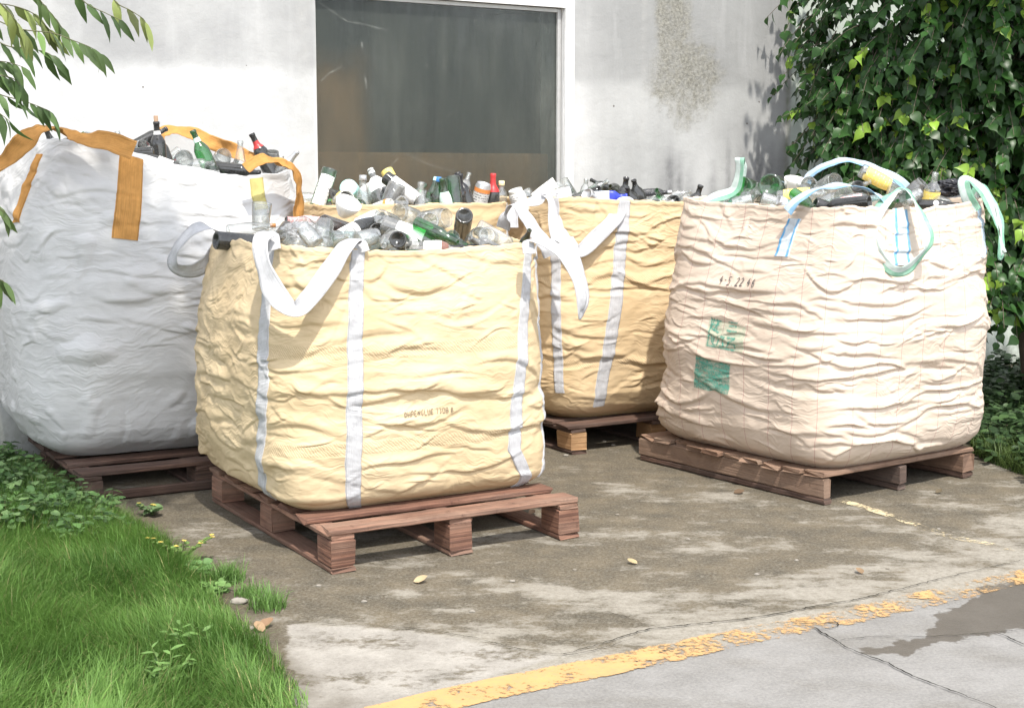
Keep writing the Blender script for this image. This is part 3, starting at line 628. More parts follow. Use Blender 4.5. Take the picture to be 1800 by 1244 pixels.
# ------------------------------------------------------------------ bulk bags
class Bag:
    def __init__(s, near, ang, w, d, z0, h, prof, nexp, rim, wr, seed):
        s.e1, s.e2, _ = frame(ang); s.ang = ang; s.w, s.d, s.z0, s.h, s.seed = w, d, z0, h, seed
        s.c = np.array([*near, 0.0]) + s.e1 * w / 2 + s.e2 * d / 2
        s.prof, s.nexp, s.rim, s.wr = prof, nexp, rim, wr
        s.grid = None; s.strokes_init()
    def _pf(s, key, v):
        p = np.array(s.prof[key]); return np.interp(v, p[:, 0], p[:, 1])
    def base(s, S, v):
        S = np.asarray(S, float) % 4; v = np.asarray(v, float); S, v = np.broadcast_arrays(S, v)
        k = np.floor(S); t = (S - k) * 2 - 1
        a = np.choose(k.astype(int), [t, np.ones_like(t), -t, -np.ones_like(t)]); b = np.choose(k.astype(int), [-np.ones_like(t), t, np.ones_like(t), -t])
        n = np.interp(v, *np.array(s.nexp).T); q = (np.abs(a)**n + np.abs(b)**n)**(1 / n); a, b = a / q, b / q
        tuck = -.055 * np.clip(1 - v / .07, 0, 1)**2
        hx = s.w / 2 + np.where(a < 0, s._pf('l', v), s._pf('r', v)) + tuck
        hy = s.d / 2 + np.where(b < 0, s._pf('f', v), s._pf('b', v)) + tuck
        r = np.array(s.rim); zo = np.interp(S, r[:, 0], r[:, 1])
        z = s.z0 + s.h * v + zo * np.clip(v, 0, 1.1)**2.2
        z = z + .012 * np.clip(1 - v / .03, 0, 1) * 0
        return s.c + (a * hx)[..., None] * s.e1 + (b * hy)[..., None] * s.e2 + z[..., None] * np.array([0, 0, 1.])
    def strokes_init(s):
        """single folds: where each one sits on the cloth, how long, wide, deep and tilted it is"""
        rg = np.random.default_rng(int(s.seed * 100)); per = 2 * (s.w + s.d); out = []
        for n, L, wd, A, tilt, vr in s.wr['folds']:
            for q in range(n):
                z0 = s.h * rg.uniform(*vr); u0 = rg.uniform(0, per)
                th = rg.normal(0, tilt); l = rg.uniform(*L)
                out.append((u0, z0, l, rg.uniform(*wd), rg.uniform(*A) * (1 if rg.uniform() < .8 else -.7), th, rg.normal(0, .10) * l))
        s.fold_list = out
    def fold_height(s, S, v):
        S = np.asarray(S, float) % 4; per = 2 * (s.w + s.d)
        k = np.floor(S); t = S - k; cum = np.array([0, s.w, s.w + s.d, 2 * s.w + s.d, per]); ln = np.array([s.w, s.d, s.w, s.d, s.w])
        U = cum[k.astype(int)] + t * ln[k.astype(int)]; Z = np.asarray(v, float) * s.h
        U, Z = np.broadcast_arrays(U, Z); sh = U.shape; U, Z = U.ravel(), Z.ravel()
        cu, su = np.cos(U / per * 2 * math.pi) * per / 6.28, np.sin(U / per * 2 * math.pi) * per / 6.28
        Z = Z + .016 * pn(cu * 4 + s.seed, su * 4, Z * 5) + .006 * pn(cu * 13, su * 13 + s.seed, Z * 13)
        o = np.zeros_like(Z); srt = np.argsort(Z, kind='stable'); Zs = Z[srt]
        for (u0, z0, l, wd, A, th, cv) in s.fold_list:
            hz = l / 2 * abs(math.sin(th)) + 3 * wd + abs(cv)
            i0, i1 = np.searchsorted(Zs, z0 - hz), np.searchsorted(Zs, z0 + hz)
            if i0 == i1: continue
            ix = srt[i0:i1]; du = (U[ix] - u0 + per / 2) % per - per / 2
            m_ = np.abs(du) < l / 2 + wd; ix = ix[m_]; du = du[m_]
            if not len(ix): continue
            dz = Z[ix] - z0; c, sn = math.cos(th), math.sin(th)
            tt = (du * c + dz * sn) / (l / 2); q = (dz * c - du * sn - cv * tt * tt) / (wd * (1 - .35 * np.clip(np.abs(tt), 0, 1)))
            env = np.clip(1 - tt * tt, 0, 1) ** 1.5
            o[ix] += A * env * (np.exp(-q * q) - .70 * np.exp(-((q + 1.25) / .55) ** 2))
        return o.reshape(sh)
    def wrinkle(s, P, v, S):
        x, y, z = P[..., 0] + s.seed * 3.7, P[..., 1] + s.seed, P[..., 2]
        W = s.wr
        fold = s.fold_height(S, v); fold = np.clip(fold, -.022, .030)
        cr = 1 - 2.2 * np.abs(fbm(x * 8, y * 8, z * 12, 2)); cr2 = 1 - 2.2 * np.abs(fbm(x * 19, y * 19, z * 26, 2))
        soft = fbm(x * 1.5, y * 1.5, z * 6.5, 3)
        d = fold + W['cr'] * cr + W.get('cr2', .001) * cr2 + W['lump'] * fbm(x * 2.5 + 2, y * 2.5, z * 2.5, 2) + W.get('soft', .008) * soft
        if 'poke' in W:      # bottles pressing outwards
            pk = np.clip(pn(x * 5.5, y * 5.5, z * 5.5) - .42, 0, 1) + .6 * np.clip(pn(x * 9 + 4, y * 9, z * 9) - .40, 0, 1)
            d = d + W['poke'] * pk
        m_ = np.clip(v / .05, .15, 1)
        return d * m_, fold * m_ * np.clip((1 - v) / .04, 0, 1)
    def surf(s, S, v, off=0.0):
        e = .004
        P = s.base(S, v); tS = s.base(np.asarray(S) + e, v) - s.base(np.asarray(S) - e, v); tV = s.base(S, np.asarray(v) + e) - s.base(S, np.asarray(v) - e)
        N = np.cross(tS, tV); N /= np.linalg.norm(N, axis=-1, keepdims=True) + 1e-12
        d, fo = s.wrinkle(P, np.asarray(v, float) + 0 * np.asarray(S), S)
        P = P + N * (d + off)[..., None]; P[..., 2] -= .55 * np.clip(fo, -.01, 1)      # cloth sags over its folds
        return P, N
    def find(s, px, py):
        if s.grid is None:
            S = np.concatenate([np.linspace(2.9, 4, 330), np.linspace(4, 5.05, 320)]); v = np.linspace(0, 1, 300)
            SS, VV = np.meshgrid(S, v); P, N = s.surf(SS, VV); u, w_ = proj(P)
            vis = ((np.array([0, 0, CAMH]) - P) * N).sum(-1) > 0
            s.grid = SS, VV, u, w_, vis
        SS, VV, u, w_, vis = s.grid
        d = np.hypot(u - px, w_ - py) + (~vis) * 60
        i = np.argmin(d); return SS.ravel()[i], VV.ravel()[i]
    def side(s, S): return s.w if int(math.floor(S % 4)) in (0, 2) else s.d
    def build(s, name, mat, parent, nu=560, nv=230, depth=.20, bands=(), hem=.0):
        S = np.linspace(0, 4, nu, endpoint=False); v = np.concatenate([np.linspace(0, .06, 22)[:-1], np.linspace(.06, 1, nv)])
        SS, VV = np.meshgrid(S, v); off = np.zeros_like(SS)
        if hem: off += .004 * sstep(1 - hem, 1 - hem + .006, VV)
        P, N = s.surf(SS, VV, off)
        # the rim curls a little and the mouth turns inwards
        rimz = (.016 * fbm(np.cos(S * math.pi / 2) * 6 + s.seed, np.sin(S * math.pi / 2) * 6, 2.) + .004 * fbm(np.cos(S * math.pi / 2) * 22, np.sin(S * math.pi / 2) * 22, s.seed))
        P[..., 2] += rimz[None] * sstep(.9, 1, VV)
        rows = [P]
        top = P[-1]; inn = s.c[None] - top; inn[:, 2] = 0; inn /= np.linalg.norm(inn, axis=1)[:, None]
        for k, (i_, z_) in enumerate([(.003, .003), (.008, .001), (.010, -.012), (.016, -.06), (.03, -.12), (.05, -depth)]):
            rows.append((top + inn * i_ + np.array([0, 0, z_]) + inn * (.006 * fbm(S * 5, k * .5, s.seed))[:, None] * (k > 2))[None])
        V = np.vstack([r.reshape(-1, 3) for r in rows]); nr = len(v) + 6
        Fc = grid_faces(nr, nu, True).tolist()
        b = len(V); cb = s.c + np.array([0, 0, s.z0]); ct = s.c + np.array([0, 0, s.z0 + s.h - depth - .01])
        V = np.vstack([V, cb[None], ct[None]])
        Fc += [[b, (j + 1) % nu, j] for j in range(nu)] + [[b + 1, (nr - 1) * nu + j, (nr - 1) * nu + (j + 1) % nu] for j in range(nu)]
        per = S / 4 * 2 * (s.w + s.d)
        uv = np.zeros((len(V), 2)); uv[:nu * nr, 0] = np.tile(per, nr); uv[:nu * len(v), 1] = np.repeat(v * s.h, nu); uv[nu * len(v):, 1] = s.h
        band = np.zeros((len(V), 4)); band[:, 3] = 1
        bz = np.zeros_like(VV)
        for z_, hw in bands: bz = np.maximum(bz, sstep(hw + .004, hw - .002, np.abs(VV * s.h - z_)))
        band[:nu * len(v), 0] = bz.ravel()
        return mesh_obj(name, V, Fc, mat, uv=uv, col={'band': band}, parent=parent)
    def strap(s, name, pts, width, mat, parent, off=.005, top=True):
        sv = [s.find(*p) for p in pts]; Sc = np.array([q[0] for q in sv]); vc = np.array([q[1] for q in sv])
        if top: vc[0] = .998
        o_ = np.argsort(vc); Sc, vc = Sc[o_], vc[o_]
        n = max(12, int((vc[-1] - vc[0]) * s.h / .006)); v = np.linspace(vc[0], vc[-1], n)
        S = np.interp(v, vc, Sc); S = S + .004 * fbm(v * 9, s.seed, Sc[0]) / s.side(Sc[0])
        k = np.linspace(-.5, .5, 13); ds = width / s.side(Sc[0] + 1e-6)
        SS = S[:, None] + k[None] * ds; VV = np.broadcast_to(v[:, None], SS.shape)
        of = np.where(np.abs(k) > .49, -.004, off)[None] + 0 * SS
        k2 = np.clip(k, -.46, .46); SS = S[:, None] + np.sort(k2)[None] * ds
        P, N = s.surf(SS, VV, of)
        uv = np.stack(np.broadcast_arrays(v[:, None] * s.h, k[None] + .5), -1).reshape(-1, 2)
        return mesh_obj(name, P.reshape(-1, 3), grid_faces(n, 13), mat, uv=uv, parent=parent)
    def mark(s, px, py):
        return s.find(px, py)
    def strokes(s, name, anchor, lines, width, mat, parent, off=.0035, scale=1.0, slant=0.0, rot=0.0):
        """pen strokes laid on the cloth; lines are polylines in metres from the anchor (right, up)"""
        S0, v0 = anchor; V = []; Fc = []
        for ln in lines:
            p = np.array(ln, float) * scale; p[:, 0] += p[:, 1] * slant
            cr, sr = math.cos(rot), math.sin(rot); p = np.stack([p[:, 0] * cr - p[:, 1] * sr, p[:, 0] * sr + p[:, 1] * cr], -1)
            m_ = max(2, int(np.linalg.norm(np.diff(p, axis=0), axis=1).sum() / .004)); tt = np.linspace(0, len(p) - 1, m_); 
            c = np.stack([np.interp(tt, np.arange(len(p)), p[:, i]) for i in (0, 1)], -1)
            tn = np.gradient(c, axis=0); tn /= np.linalg.norm(tn, axis=1)[:, None] + 1e-9; nr = np.stack([-tn[:, 1], tn[:, 0]], -1)
            L = np.stack([c - nr * width / 2, c + nr * width / 2], 1)
            SS = S0 + L[..., 0] / s.side(S0); VV = v0 + L[..., 1] / s.h
            P, N = s.surf(SS, VV, np.full(SS.shape, off)); b = len(V); V += list(P.reshape(-1, 3)); Fc += (grid_faces(m_, 2) + b).tolist()
        return mesh_obj(name, V, Fc, mat, parent=parent)
    def patch(s, name, corners, mat, parent, off=.003, n=40):
        """a printed patch between four pixel corners tl, tr, br, bl"""
        q = np.array([s.find(*p) for p in corners]); t = np.linspace(0, 1, n)
        U, W = np.meshgrid(t, t)
        SV = (1-U)[...,None]*(1-W)[...,None]*q[0] + U[...,None]*(1-W)[...,None]*q[1] + U[...,None]*W[...,None]*q[2] + (1-U)[...,None]*W[...,None]*q[3]
        P, N = s.surf(SV[..., 0], SV[..., 1], np.full(U.shape, off))
        return mesh_obj(name, P.reshape(-1, 3), grid_faces(n, n), mat, uv=np.stack([U, 1 - W], -1).reshape(-1, 2), parent=parent)

def ribbon(name, pts, width, mat, parent, normals=None, n=90, thick=.003, curl=.04, ripple=.006, twist=.30):
    """a strap loop: pts are (px, py, Y) or 3D points; normals optional facing directions per point"""
    P = np.array([atY(*p) if (len(p) == 3 and p[0] > 30) or (len(p) == 3 and abs(p[1]) > 30) else p for p in pts], float)
    c = catmull(P, n); tn = np.gradient(c, axis=0); tn /= np.linalg.norm(tn, axis=1)[:, None]
    if normals is None: normals = [(0, -1, .25)] * len(P)
    nn = catmull(np.array(normals, float), n)
    L = np.concatenate([[0], np.cumsum(np.linalg.norm(np.diff(c, axis=0), axis=1))]); sd_ = RNG.uniform(0, 40)
    wd = np.cross(tn, nn); wd /= np.linalg.norm(wd, axis=1)[:, None] + 1e-9
    nr = np.cross(wd, tn); nr /= np.linalg.norm(nr, axis=1)[:, None]
    tw_ = (twist * 2.2 * fbm(L * 4.5 + sd_, sd_, 1., 2))[:, None]; wd, nr = wd * np.cos(tw_) + nr * np.sin(tw_), nr * np.cos(tw_) - wd * np.sin(tw_)
    k = np.linspace(-.5, .5, 9)
    rp = ripple * fbm(L[:, None] * 14, k[None] * 1.2 + sd_, sd_, 2)
    wm = width * (1 + .30 * fbm(L * 5 + sd_, sd_, 3., 2))
    top = c[:, None] + wd[:, None] * (k[None] * wm[:, None])[..., None] + nr[:, None] * (rp + curl * (k[None]**2 * 4 - .5) * width + thick / 2)[..., None]
    bot = (top - nr[:, None] * thick)[:, ::-1]
    V = np.concatenate([top, bot], 1); uvk = np.concatenate([k, k[::-1]]) + .5
    uv = np.stack(np.broadcast_arrays(L[:, None], uvk[None]), -1).reshape(-1, 2)
    return mesh_obj(name, V.reshape(-1, 3), grid_faces(n, 18, True), mat, uv=uv, parent=parent)
BG = 'bulk bags full of empty glass bottles'
INK = simple('faded_black_ink', (.16, .12, .08), .8, .3, 60)
PEN = simple('black_pen_ink', (.06, .055, .06), .8, .3, 60)

# ---- front tan bag
fb = Bag((-.835, 5.13), A30, 1.17, 1.14, .162, .965,
    dict(l=[(0, -.04), (.2, .02), (.45, .035), (.7, .02), (.9, -.03), (1, -.07)], r=[(0, 0), (.3, .02), (.6, .015), (1, .0)],
         f=[(0, .0), (.15, .03), (.5, .05), (.8, .02), (1, -.02)], b=[(0, 0), (.5, .04), (1, .0)]),
    [(0, 9), (.3, 5.4), (.7, 5.0), (1, 6.5)], [(0, .03), (.5, .005), (1, .03), (2, .02), (3, .03), (3.6, .03), (4, .03)],
    dict(folds=[(46, (.10, .30), (.010, .02), (.003, .007), .8, (.72, .97)), (150, (.25, .75), (.014, .028), (.003, .0072), .13, (.04, .97)), (260, (.10, .35), (.007, .013), (.0016, .0045), .28, (.03, .98)), (26, (.2, .5), (.03, .05), (.008, .014), .2, (.1, .9))], cr=.0026, cr2=.0010, lump=.018), 1.3)
t_ = tag(empty('bulk_bag', (fb.c[0], fb.c[1], fb.z0), A30), 'front tan bag with white straps, nearest to the grass', 'bulk bag', BG); FB = t_
fb.build('fabric_body', M['tan'], t_, bands=((.60, .024), (.245, .022)), hem=.022)
fb.strap('sewn_strap', [(478, 432), (466, 560), (463, 680), (460, 780), (472, 893)], .078, M['white_web'], t_)
fb.strap('sewn_strap', [(630, 440), (626, 560), (624, 700), (622, 800), (624, 898)], .072, M['white_web'], t_)
fb.strap('sewn_strap', [(930, 440), (922, 540), (916, 640), (907, 720), (903, 790), (910, 878)], .072, M['white_web'], t_)
fb.strap('sewn_strap', [(966, 440), (968, 560), (966, 650), (971, 720), (966, 790), (970, 860)], .06, M['white_web'], t_)
ribbon('lifting_loop', [(478, 440, 5.26), (472, 412, 5.28), (458, 425, 5.22), (462, 462, 5.17), (482, 512, 5.12), (516, 545, 5.10), (545, 522, 5.12), (580, 475, 5.18), (608, 433, 5.24), (626, 424, 5.30), (634, 445, 5.30)], .074, M['white_web'], t_,
    [(0, -1, .1), (0, -.3, 1), (-.3, -1, .2), (-.2, -1, .1), (-.1, -1, .3), (.1, -.8, .75), (.2, -1, .4), (.1, -1, .3), (0, -.8, .6), (.0, -.3, 1), (0, -1, .1)])
ribbon('lifting_loop', [(930, 446, 5.53), (930, 424, 5.56), (955, 426, 5.54), (985, 443, 5.52), (1008, 478, 5.50), (1022, 520, 5.49), (1020, 552, 5.50), (1030, 520, 5.56), (1018, 470, 5.62), (995, 430, 5.70), (975, 424, 5.74), (968, 440, 5.70)], .050, M['white_web'], t_,
    [(0, -1, .1), (0, -.3, 1), (.2, -.6, 1), (.5, -.7, .5), (.6, -.8, .2), (.3, -1, .0), (1, -.3, -.2), (.8, -.6, .2), (.7, -.6, .4), (.3, -.5, 1), (0, -.3, 1), (0, -1, 0)])
ribbon('lifting_loop', [(395, 432, 6.05), (388, 412, 6.05), (360, 398, 6.0), (333, 410, 5.98), (308, 440, 5.97), (306, 468, 5.97), (335, 476, 5.99), (365, 462, 6.03), (390, 432, 6.12), (402, 425, 6.2)], .072, M['white_web'], t_,
    [(0, -1, .1), (-.2, -.4, 1), (-.5, -.5, .6), (-.9, -.6, .2), (-1, -.7, 0), (-.4, -.6, -.6), (.3, -.8, -.5), (.6, -.8, .0), (.3, -.8, .4), (0, -.5, 1)])
ribbon('lifting_loop', [(884, 402, 6.45), (892, 372, 6.4), (905, 358, 6.36), (925, 382, 6.34), (942, 410, 6.32), (960, 432, 6.30), (968, 450, 6.3)], .06, M['white_web'], t_,
    [(0, -1, .1), (0, -.5, 1), (.4, -.6, .9), (.6, -.8, .3), (.6, -.8, .2), (.5, -.8, .3), (0, -1, 0)])
def textstrokes(txt, h):
    """little dot-matrix like capitals, each as a few pen strokes"""
    G = {'D': [[(0,0),(0,1),(.5,.8),(.5,.2),(0,0)]], 'P': [[(0,0),(0,1),(.5,1),(.5,.5),(0,.5)]], 'E': [[(.5,0),(0,0),(0,1),(.5,1)],[(0,.5),(.4,.5)]], 'N': [[(0,0),(0,1),(.5,0),(.5,1)]],
         'G': [[(.5,.8),(.3,1),(0,.7),(0,.2),(.3,0),(.5,.3),(.3,.4)]], 'L': [[(0,1),(0,0),(.5,0)]], 'U': [[(0,1),(0,0),(.5,0),(.5,1)]], 'H': [[(0,0),(0,1)],[(.5,0),(.5,1)],[(0,.5),(.5,.5)]],
         '7': [[(0,1),(.5,1),(.2,0)]], '3': [[(0,1),(.5,.9),(.2,.5),(.5,.2),(0,0)]], '0': [[(0,0),(0,1),(.5,1),(.5,0),(0,0)]], '8': [[(0,0),(.5,0),(.5,1),(0,1),(0,0)],[(0,.5),(.5,.5)]],
         'B': [[(0,0),(0,1),(.45,.85),(.1,.5),(.5,.25),(0,0)]], '4': [[(.3,1),(0,.4),(.5,.4)],[(.35,.7),(.3,0)]], '5': [[(.5,1),(.1,1),(.05,.6),(.4,.5),(.4,.1),(0,0)]],
         '2': [[(0,.8),(.25,1),(.5,.75),(.0,.0),(.5,.05)]], '6': [[(.4,1),(.05,.5),(.1,0),(.45,.1),(.4,.45),(.05,.35)]], '-': [[(.1,.5),(.4,.5)]], '.': [[(.2,0),(.26,.06)]], ' ': []}
    out = []; x = 0
    for ch in txt:
        for ln in G.get(ch, []): out.append([((x + a) * h, b * h) for a, b in ln])
        x += .82 if ch != ' ' else .5
    return out
fb.strokes('printed_code', fb.mark(712, 733), textstrokes('DHPENGLUE 7308 B', .0165), .0026, INK, t_)

# ---- middle tan bag (behind the front one) and rear tan bag
mb = Bag((-.88, 6.82), A30, 1.06, .95, .145, 1.11,
    dict(l=[(0, 0), (.5, .04), (1, 0)], r=[(0, 0), (.5, .02), (1, -.01)], f=[(0, 0), (.5, .04), (1, 0)], b=[(0, 0), (1, 0)]),
    [(0, 7), (.5, 4.8), (1, 7)], [(0, .02), (1, .025), (2, .02), (3, .02), (4, .02)],
    dict(folds=[(130, (.25, .75), (.014, .028), (.003, .0072), .13, (.04, .97)), (180, (.10, .35), (.007, .013), (.0016, .0045), .28, (.03, .98))], cr=.0026, cr2=.0010, lump=.018), 4.1)
t_ = tag(empty('bulk_bag', (mb.c[0], mb.c[1], mb.z0), A30), 'middle tan bag mostly hidden behind the front bag, under the window', 'bulk bag', BG); MB_ = t_
mb.build('fabric_body', M['tan_rear'], t_, nu=420, nv=150, hem=.02)
mb.strap('sewn_strap', [(905, 368), (902, 420), (900, 470)], .07, M['white_web'], t_)
ribbon('lifting_loop', [(900, 400, 7.12), (902, 372, 7.14), (915, 360, 7.15), (945, 352, 7.2), (952, 338, 7.22), (968, 352, 7.2), (975, 400, 7.14), (985, 440, 7.1), (992, 452, 7.08)], .066, M['white_web'], t_,
    [(0, -1, .1), (0, -.5, 1), (0, -.5, 1), (-.4, -.8, .5), (-.2, -.6, 1), (.6, -.7, .4), (.7, -.8, .1), (.5, -.8, .2), (.3, -1, .0)])
rb_ = Bag((.27, 7.23), R(31), 1.12, 1.02, .153, 1.115,
    dict(l=[(0, -.02), (.15, .04), (.5, .06), (1, .0)], r=[(0, 0), (.5, .02), (1, 0)], f=[(0, -.03), (.12, .03), (.5, .05), (1, 0)], b=[(0, 0), (1, 0)]),
    [(0, 6), (.25, 4.6), (.7, 4.6), (1, 6.5)], [(0, .04), (.4, .02), (1, .0), (2, .02), (3, .03), (4, .04)],
    dict(folds=[(46, (.10, .30), (.010, .02), (.003, .007), .8, (.72, .97)), (150, (.25, .75), (.014, .028), (.0035, .0085), .14, (.04, .97)), (240, (.10, .35), (.007, .013), (.002, .005), .25, (.03, .98))], cr=.0024, cr2=.0010, lump=.018), 8.2)
t_ = tag(empty('bulk_bag', (rb_.c[0], rb_.c[1], rb_.z0), R(31)), 'rear tan bag with white straps, between the front bag and the pale pink bag', 'bulk bag', BG); RB_ = t_
rb_.build('fabric_body', M['tan_rear'], t_, nu=480, nv=190, bands=((.72, .022), (.30, .02)), hem=.02)
rb_.strap('sewn_strap', [(1098, 356), (1090, 450), (1082, 540), (1070, 620), (1052, 714)], .082, M['white_web'], t_)
rb_.strap('sewn_strap', [(975, 352), (976, 450), (978, 560), (985, 690)], .075, M['white_web'], t_)
ribbon('lifting_loop', [(972, 372, 7.42), (985, 338, 7.42), (992, 340, 7.36), (990, 380, 7.32), (996, 420, 7.28), (1018, 442, 7.26), (1050, 415, 7.29), (1080, 385, 7.36), (1098, 352, 7.48), (1104, 362, 7.50)], .076, M['white_web'], t_,
    [(0, -.7, .8), (0, -.5, 1), (0, -1, .3), (.3, -1, .0), (.3, -1, .2), (.3, -.8, .7), (.0, -1, .5), (0, -1, .4), (0, -.4, 1), (0, -1, .2)])

# ---- big white bag
wb = Bag((-2.06, 6.30), R(29), 1.24, 1.12, .136, 1.285,
    dict(l=[(0, .0), (.15, .10), (.5, .14), (.8, .10), (1, .0)], r=[(0, 0), (.5, .05), (.9, .03), (1, .0)],
         f=[(0, -.02), (.10, .05), (.3, .09), (.6, .08), (.85, .03), (1, -.03)], b=[(0, 0), (.5, .03), (1, 0)]),
    [(0, 6), (.3, 4.0), (.7, 3.8), (1, 5.0)], [(0, .16), (.25, .13), (.5, .04), (.75, -.01), (1, .02), (2, .05), (3, .17), (3.6, .16), (4, .16)],
    dict(folds=[(46, (.10, .30), (.010, .02), (.003, .006), .8, (.70, .97)), (110, (.2, .6), (.012, .026), (.002, .006), .12, (.45, .97)), (160, (.08, .30), (.007, .013), (.0015, .0045), .25, (.40, .98)), (40, (.15, .4), (.012, .03), (.003, .006), .5, (.05, .6))], cr=.0016, cr2=.0003, lump=.028, poke=.048, soft=.006), 2.6)
t_ = tag(empty('bulk_bag', (wb.c[0], wb.c[1], wb.z0), R(29)), 'big white bag with orange straps at the left beside the leafy branches', 'bulk bag', BG); WB = t_
wb.build('fabric_body', M['white_fabric'], t_, nu=600, nv=250, hem=.0)
wb.strap('sewn_strap', [(231, 276), (228, 330), (225, 375), (220, 420)], .118, M['orange_web'], t_, top=False)
wb.strap('sewn_strap', [(70, 272), (55, 310), (40, 350), (30, 390)], .080, M['orange_web'], t_, top=False)
tag(wb.strap('sewn_strap', [(450, 314), (455, 345), (460, 368)], .085, webbing('pale_yellow_webbing', (.70, .62, .25)), t_, top=False), 'pale sun-bleached yellow strap')
ribbon('lifting_loop', [(-30, 318, 6.25), (0, 290, 6.2), (45, 250, 6.18), (72, 228, 6.22), (100, 226, 6.3), (122, 240, 6.32), (150, 245, 6.3), (190, 248, 6.28), (235, 265, 6.3)], .080, M['orange_web'], t_,
    [(-.2, -1, .2), (-.2, -1, .3), (-.1, -1, .4), (-.1, -.7, .8), (.2, -.5, 1), (.2, -.5, 1), (.1, -.8, .6), (.0, -.9, .6), (0, -1, .3)], curl=.16, ripple=.022, twist=.5)
ribbon('lifting_loop', [(280, 252, 7.3), (285, 238, 7.32), (305, 230, 7.34), (335, 234, 7.34), (370, 250, 7.3), (410, 265, 7.25), (440, 280, 7.2)], .072, M['orange_web'], t_,
    [(-.5, -.8, .2), (-.4, -.7, .6), (0, -.6, .8), (.2, -.8, .6), (.2, -.9, .5), (.1, -.9, .4), (0, -1, .3)], curl=.14, ripple=.020, twist=.5)
ribbon('lifting_loop', [(432, 296, 6.62), (455, 283, 6.65), (480, 282, 6.7), (505, 292, 6.78), (520, 310, 6.84), (525, 345, 6.88), (522, 385, 6.9)], .072, M['orange_web'], t_,
    [(0, -1, .6), (0, -.8, .8), (.1, -.7, .9), (.3, -.7, .7), (.9, -.5, .2), (1, -.3, 0), (1, -.3, 0)], curl=.14, ripple=.020, twist=.5)
ribbon('lifting_loop', [(-25, 260, 7.4), (0, 240, 7.3), (20, 216, 7.28), (40, 212, 7.3), (38, 240, 7.4), (30, 262, 7.45)], .07, M['orange_web'], t_,
    [(-.3, -1, .3), (-.3, -1, .3), (-.2, -.7, .8), (.2, -.6, .9), (.8, -.7, .1), (.5, -1, .1)], curl=.1, ripple=.01)

# ---- pale pink bag on the right
GA = R(35.6)
gb = Bag((1.37, 6.00), GA, 1.15, 1.20, .142, 1.14,
    dict(l=[(0, -.01), (.12, .03), (.4, .05), (.7, .0), (1, -.10)], r=[(0, -.02), (.15, .02), (.5, .06), (.8, .03), (1, .0)],
         f=[(0, -.02), (.15, .03), (.5, .06), (.8, .03), (1, -.02)], b=[(0, 0), (.5, .04), (1, 0)]),
    [(0, 8), (.3, 4.0), (.7, 3.8), (1, 5.5)], [(0, -.0), (.5, -.01), (1, .03), (2, .03), (3, .03), (3.5, .0), (4, -.0)],
    dict(folds=[(46, (.10, .30), (.010, .02), (.003, .007), .8, (.72, .97)), (250, (.25, .85), (.012, .024), (.004, .0095), .09, (.04, .97)), (260, (.10, .40), (.006, .012), (.0015, .0048), .16, (.03, .98))], cr=.0014, cr2=.0004, lump=.018, soft=.010), 5.7)
t_ = tag(empty('bulk_bag', (gb.c[0], gb.c[1], gb.z0), GA), 'pale pink bag with blue and green loops and green stamps, beside the tree', 'bulk bag', BG); GB = t_
gb.build('fabric_body', M['pink_fabric'], t_, nu=600, nv=250, hem=.015)
gb.strap('sewn_strap', [(1398, 385), (1390, 400), (1384, 420), (1374, 450)], .085, M['blue_web'], t_, top=False)
gb.strap('sewn_strap', [(1582, 362), (1585, 400), (1588, 440), (1586, 466)], .13, M['blue_web'], t_, top=False)
gb.strap('sewn_strap', [(1718, 362), (1726, 400), (1730, 430), (1728, 452)], .05, M['blue_web'], t_, top=False)
WBL, WGR = M['blueloop_web'], M['green_web']
ribbon('lifting_loop', [(1384, 372, 6.28), (1404, 350, 6.26), (1440, 332, 6.24), (1485, 326, 6.22), (1525, 334, 6.22), (1552, 352, 6.22), (1560, 372, 6.24)], .052, WBL, t_,
    [(0, -1, .4), (0, -.8, .7), (0, -.7, .8), (0, -.6, 1), (.2, -.6, 1), (.4, -.8, .6), (.3, -1, .2)], twist=.75, thick=.0018)
ribbon('lifting_loop', [(1592, 352, 6.30), (1586, 334, 6.28), (1566, 344, 6.22), (1544, 372, 6.18), (1532, 402, 6.16), (1540, 440, 6.14), (1560, 468, 6.13), (1582, 478, 6.13), (1606, 464, 6.14), (1634, 424, 6.17), (1622, 384, 6.2), (1600, 340, 6.26), (1588, 332, 6.3)], .052, WGR, t_,
    [(0, -1, .2), (-.3, -.6, 1), (-.5, -.8, .4), (-.5, -.8, .2), (-.6, -.8, .1), (-.6, -.7, -.2), (-.3, -.7, -.5), (.1, -.7, -.7), (.5, -.8, -.3), (.7, -.7, .1), (.6, -.8, .2), (.4, -.8, .6), (0, -.5, 1)], twist=.75, thick=.0018)
ribbon('lifting_loop', [(1236, 425, 6.88), (1222, 405, 6.86), (1224, 370, 6.86), (1250, 350, 6.86), (1290, 335, 6.84), (1300, 300, 6.82), (1300, 278, 6.82), (1306, 300, 6.9), (1298, 340, 6.9), (1278, 372, 6.82), (1262, 395, 6.80), (1225, 418, 6.82)], .052, WGR, t_,
    [(-.4, -1, .1), (-.9, -.6, .1), (-.9, -.6, .2), (-.4, -.7, .8), (-.2, -.8, .7), (-.6, -.9, 0), (0, -.5, 1), (.6, -.9, 0), (.3, -1, .2), (.1, -1, .4), (-.1, -1, .3), (-.2, -1, .2)], twist=.75, thick=.0018)
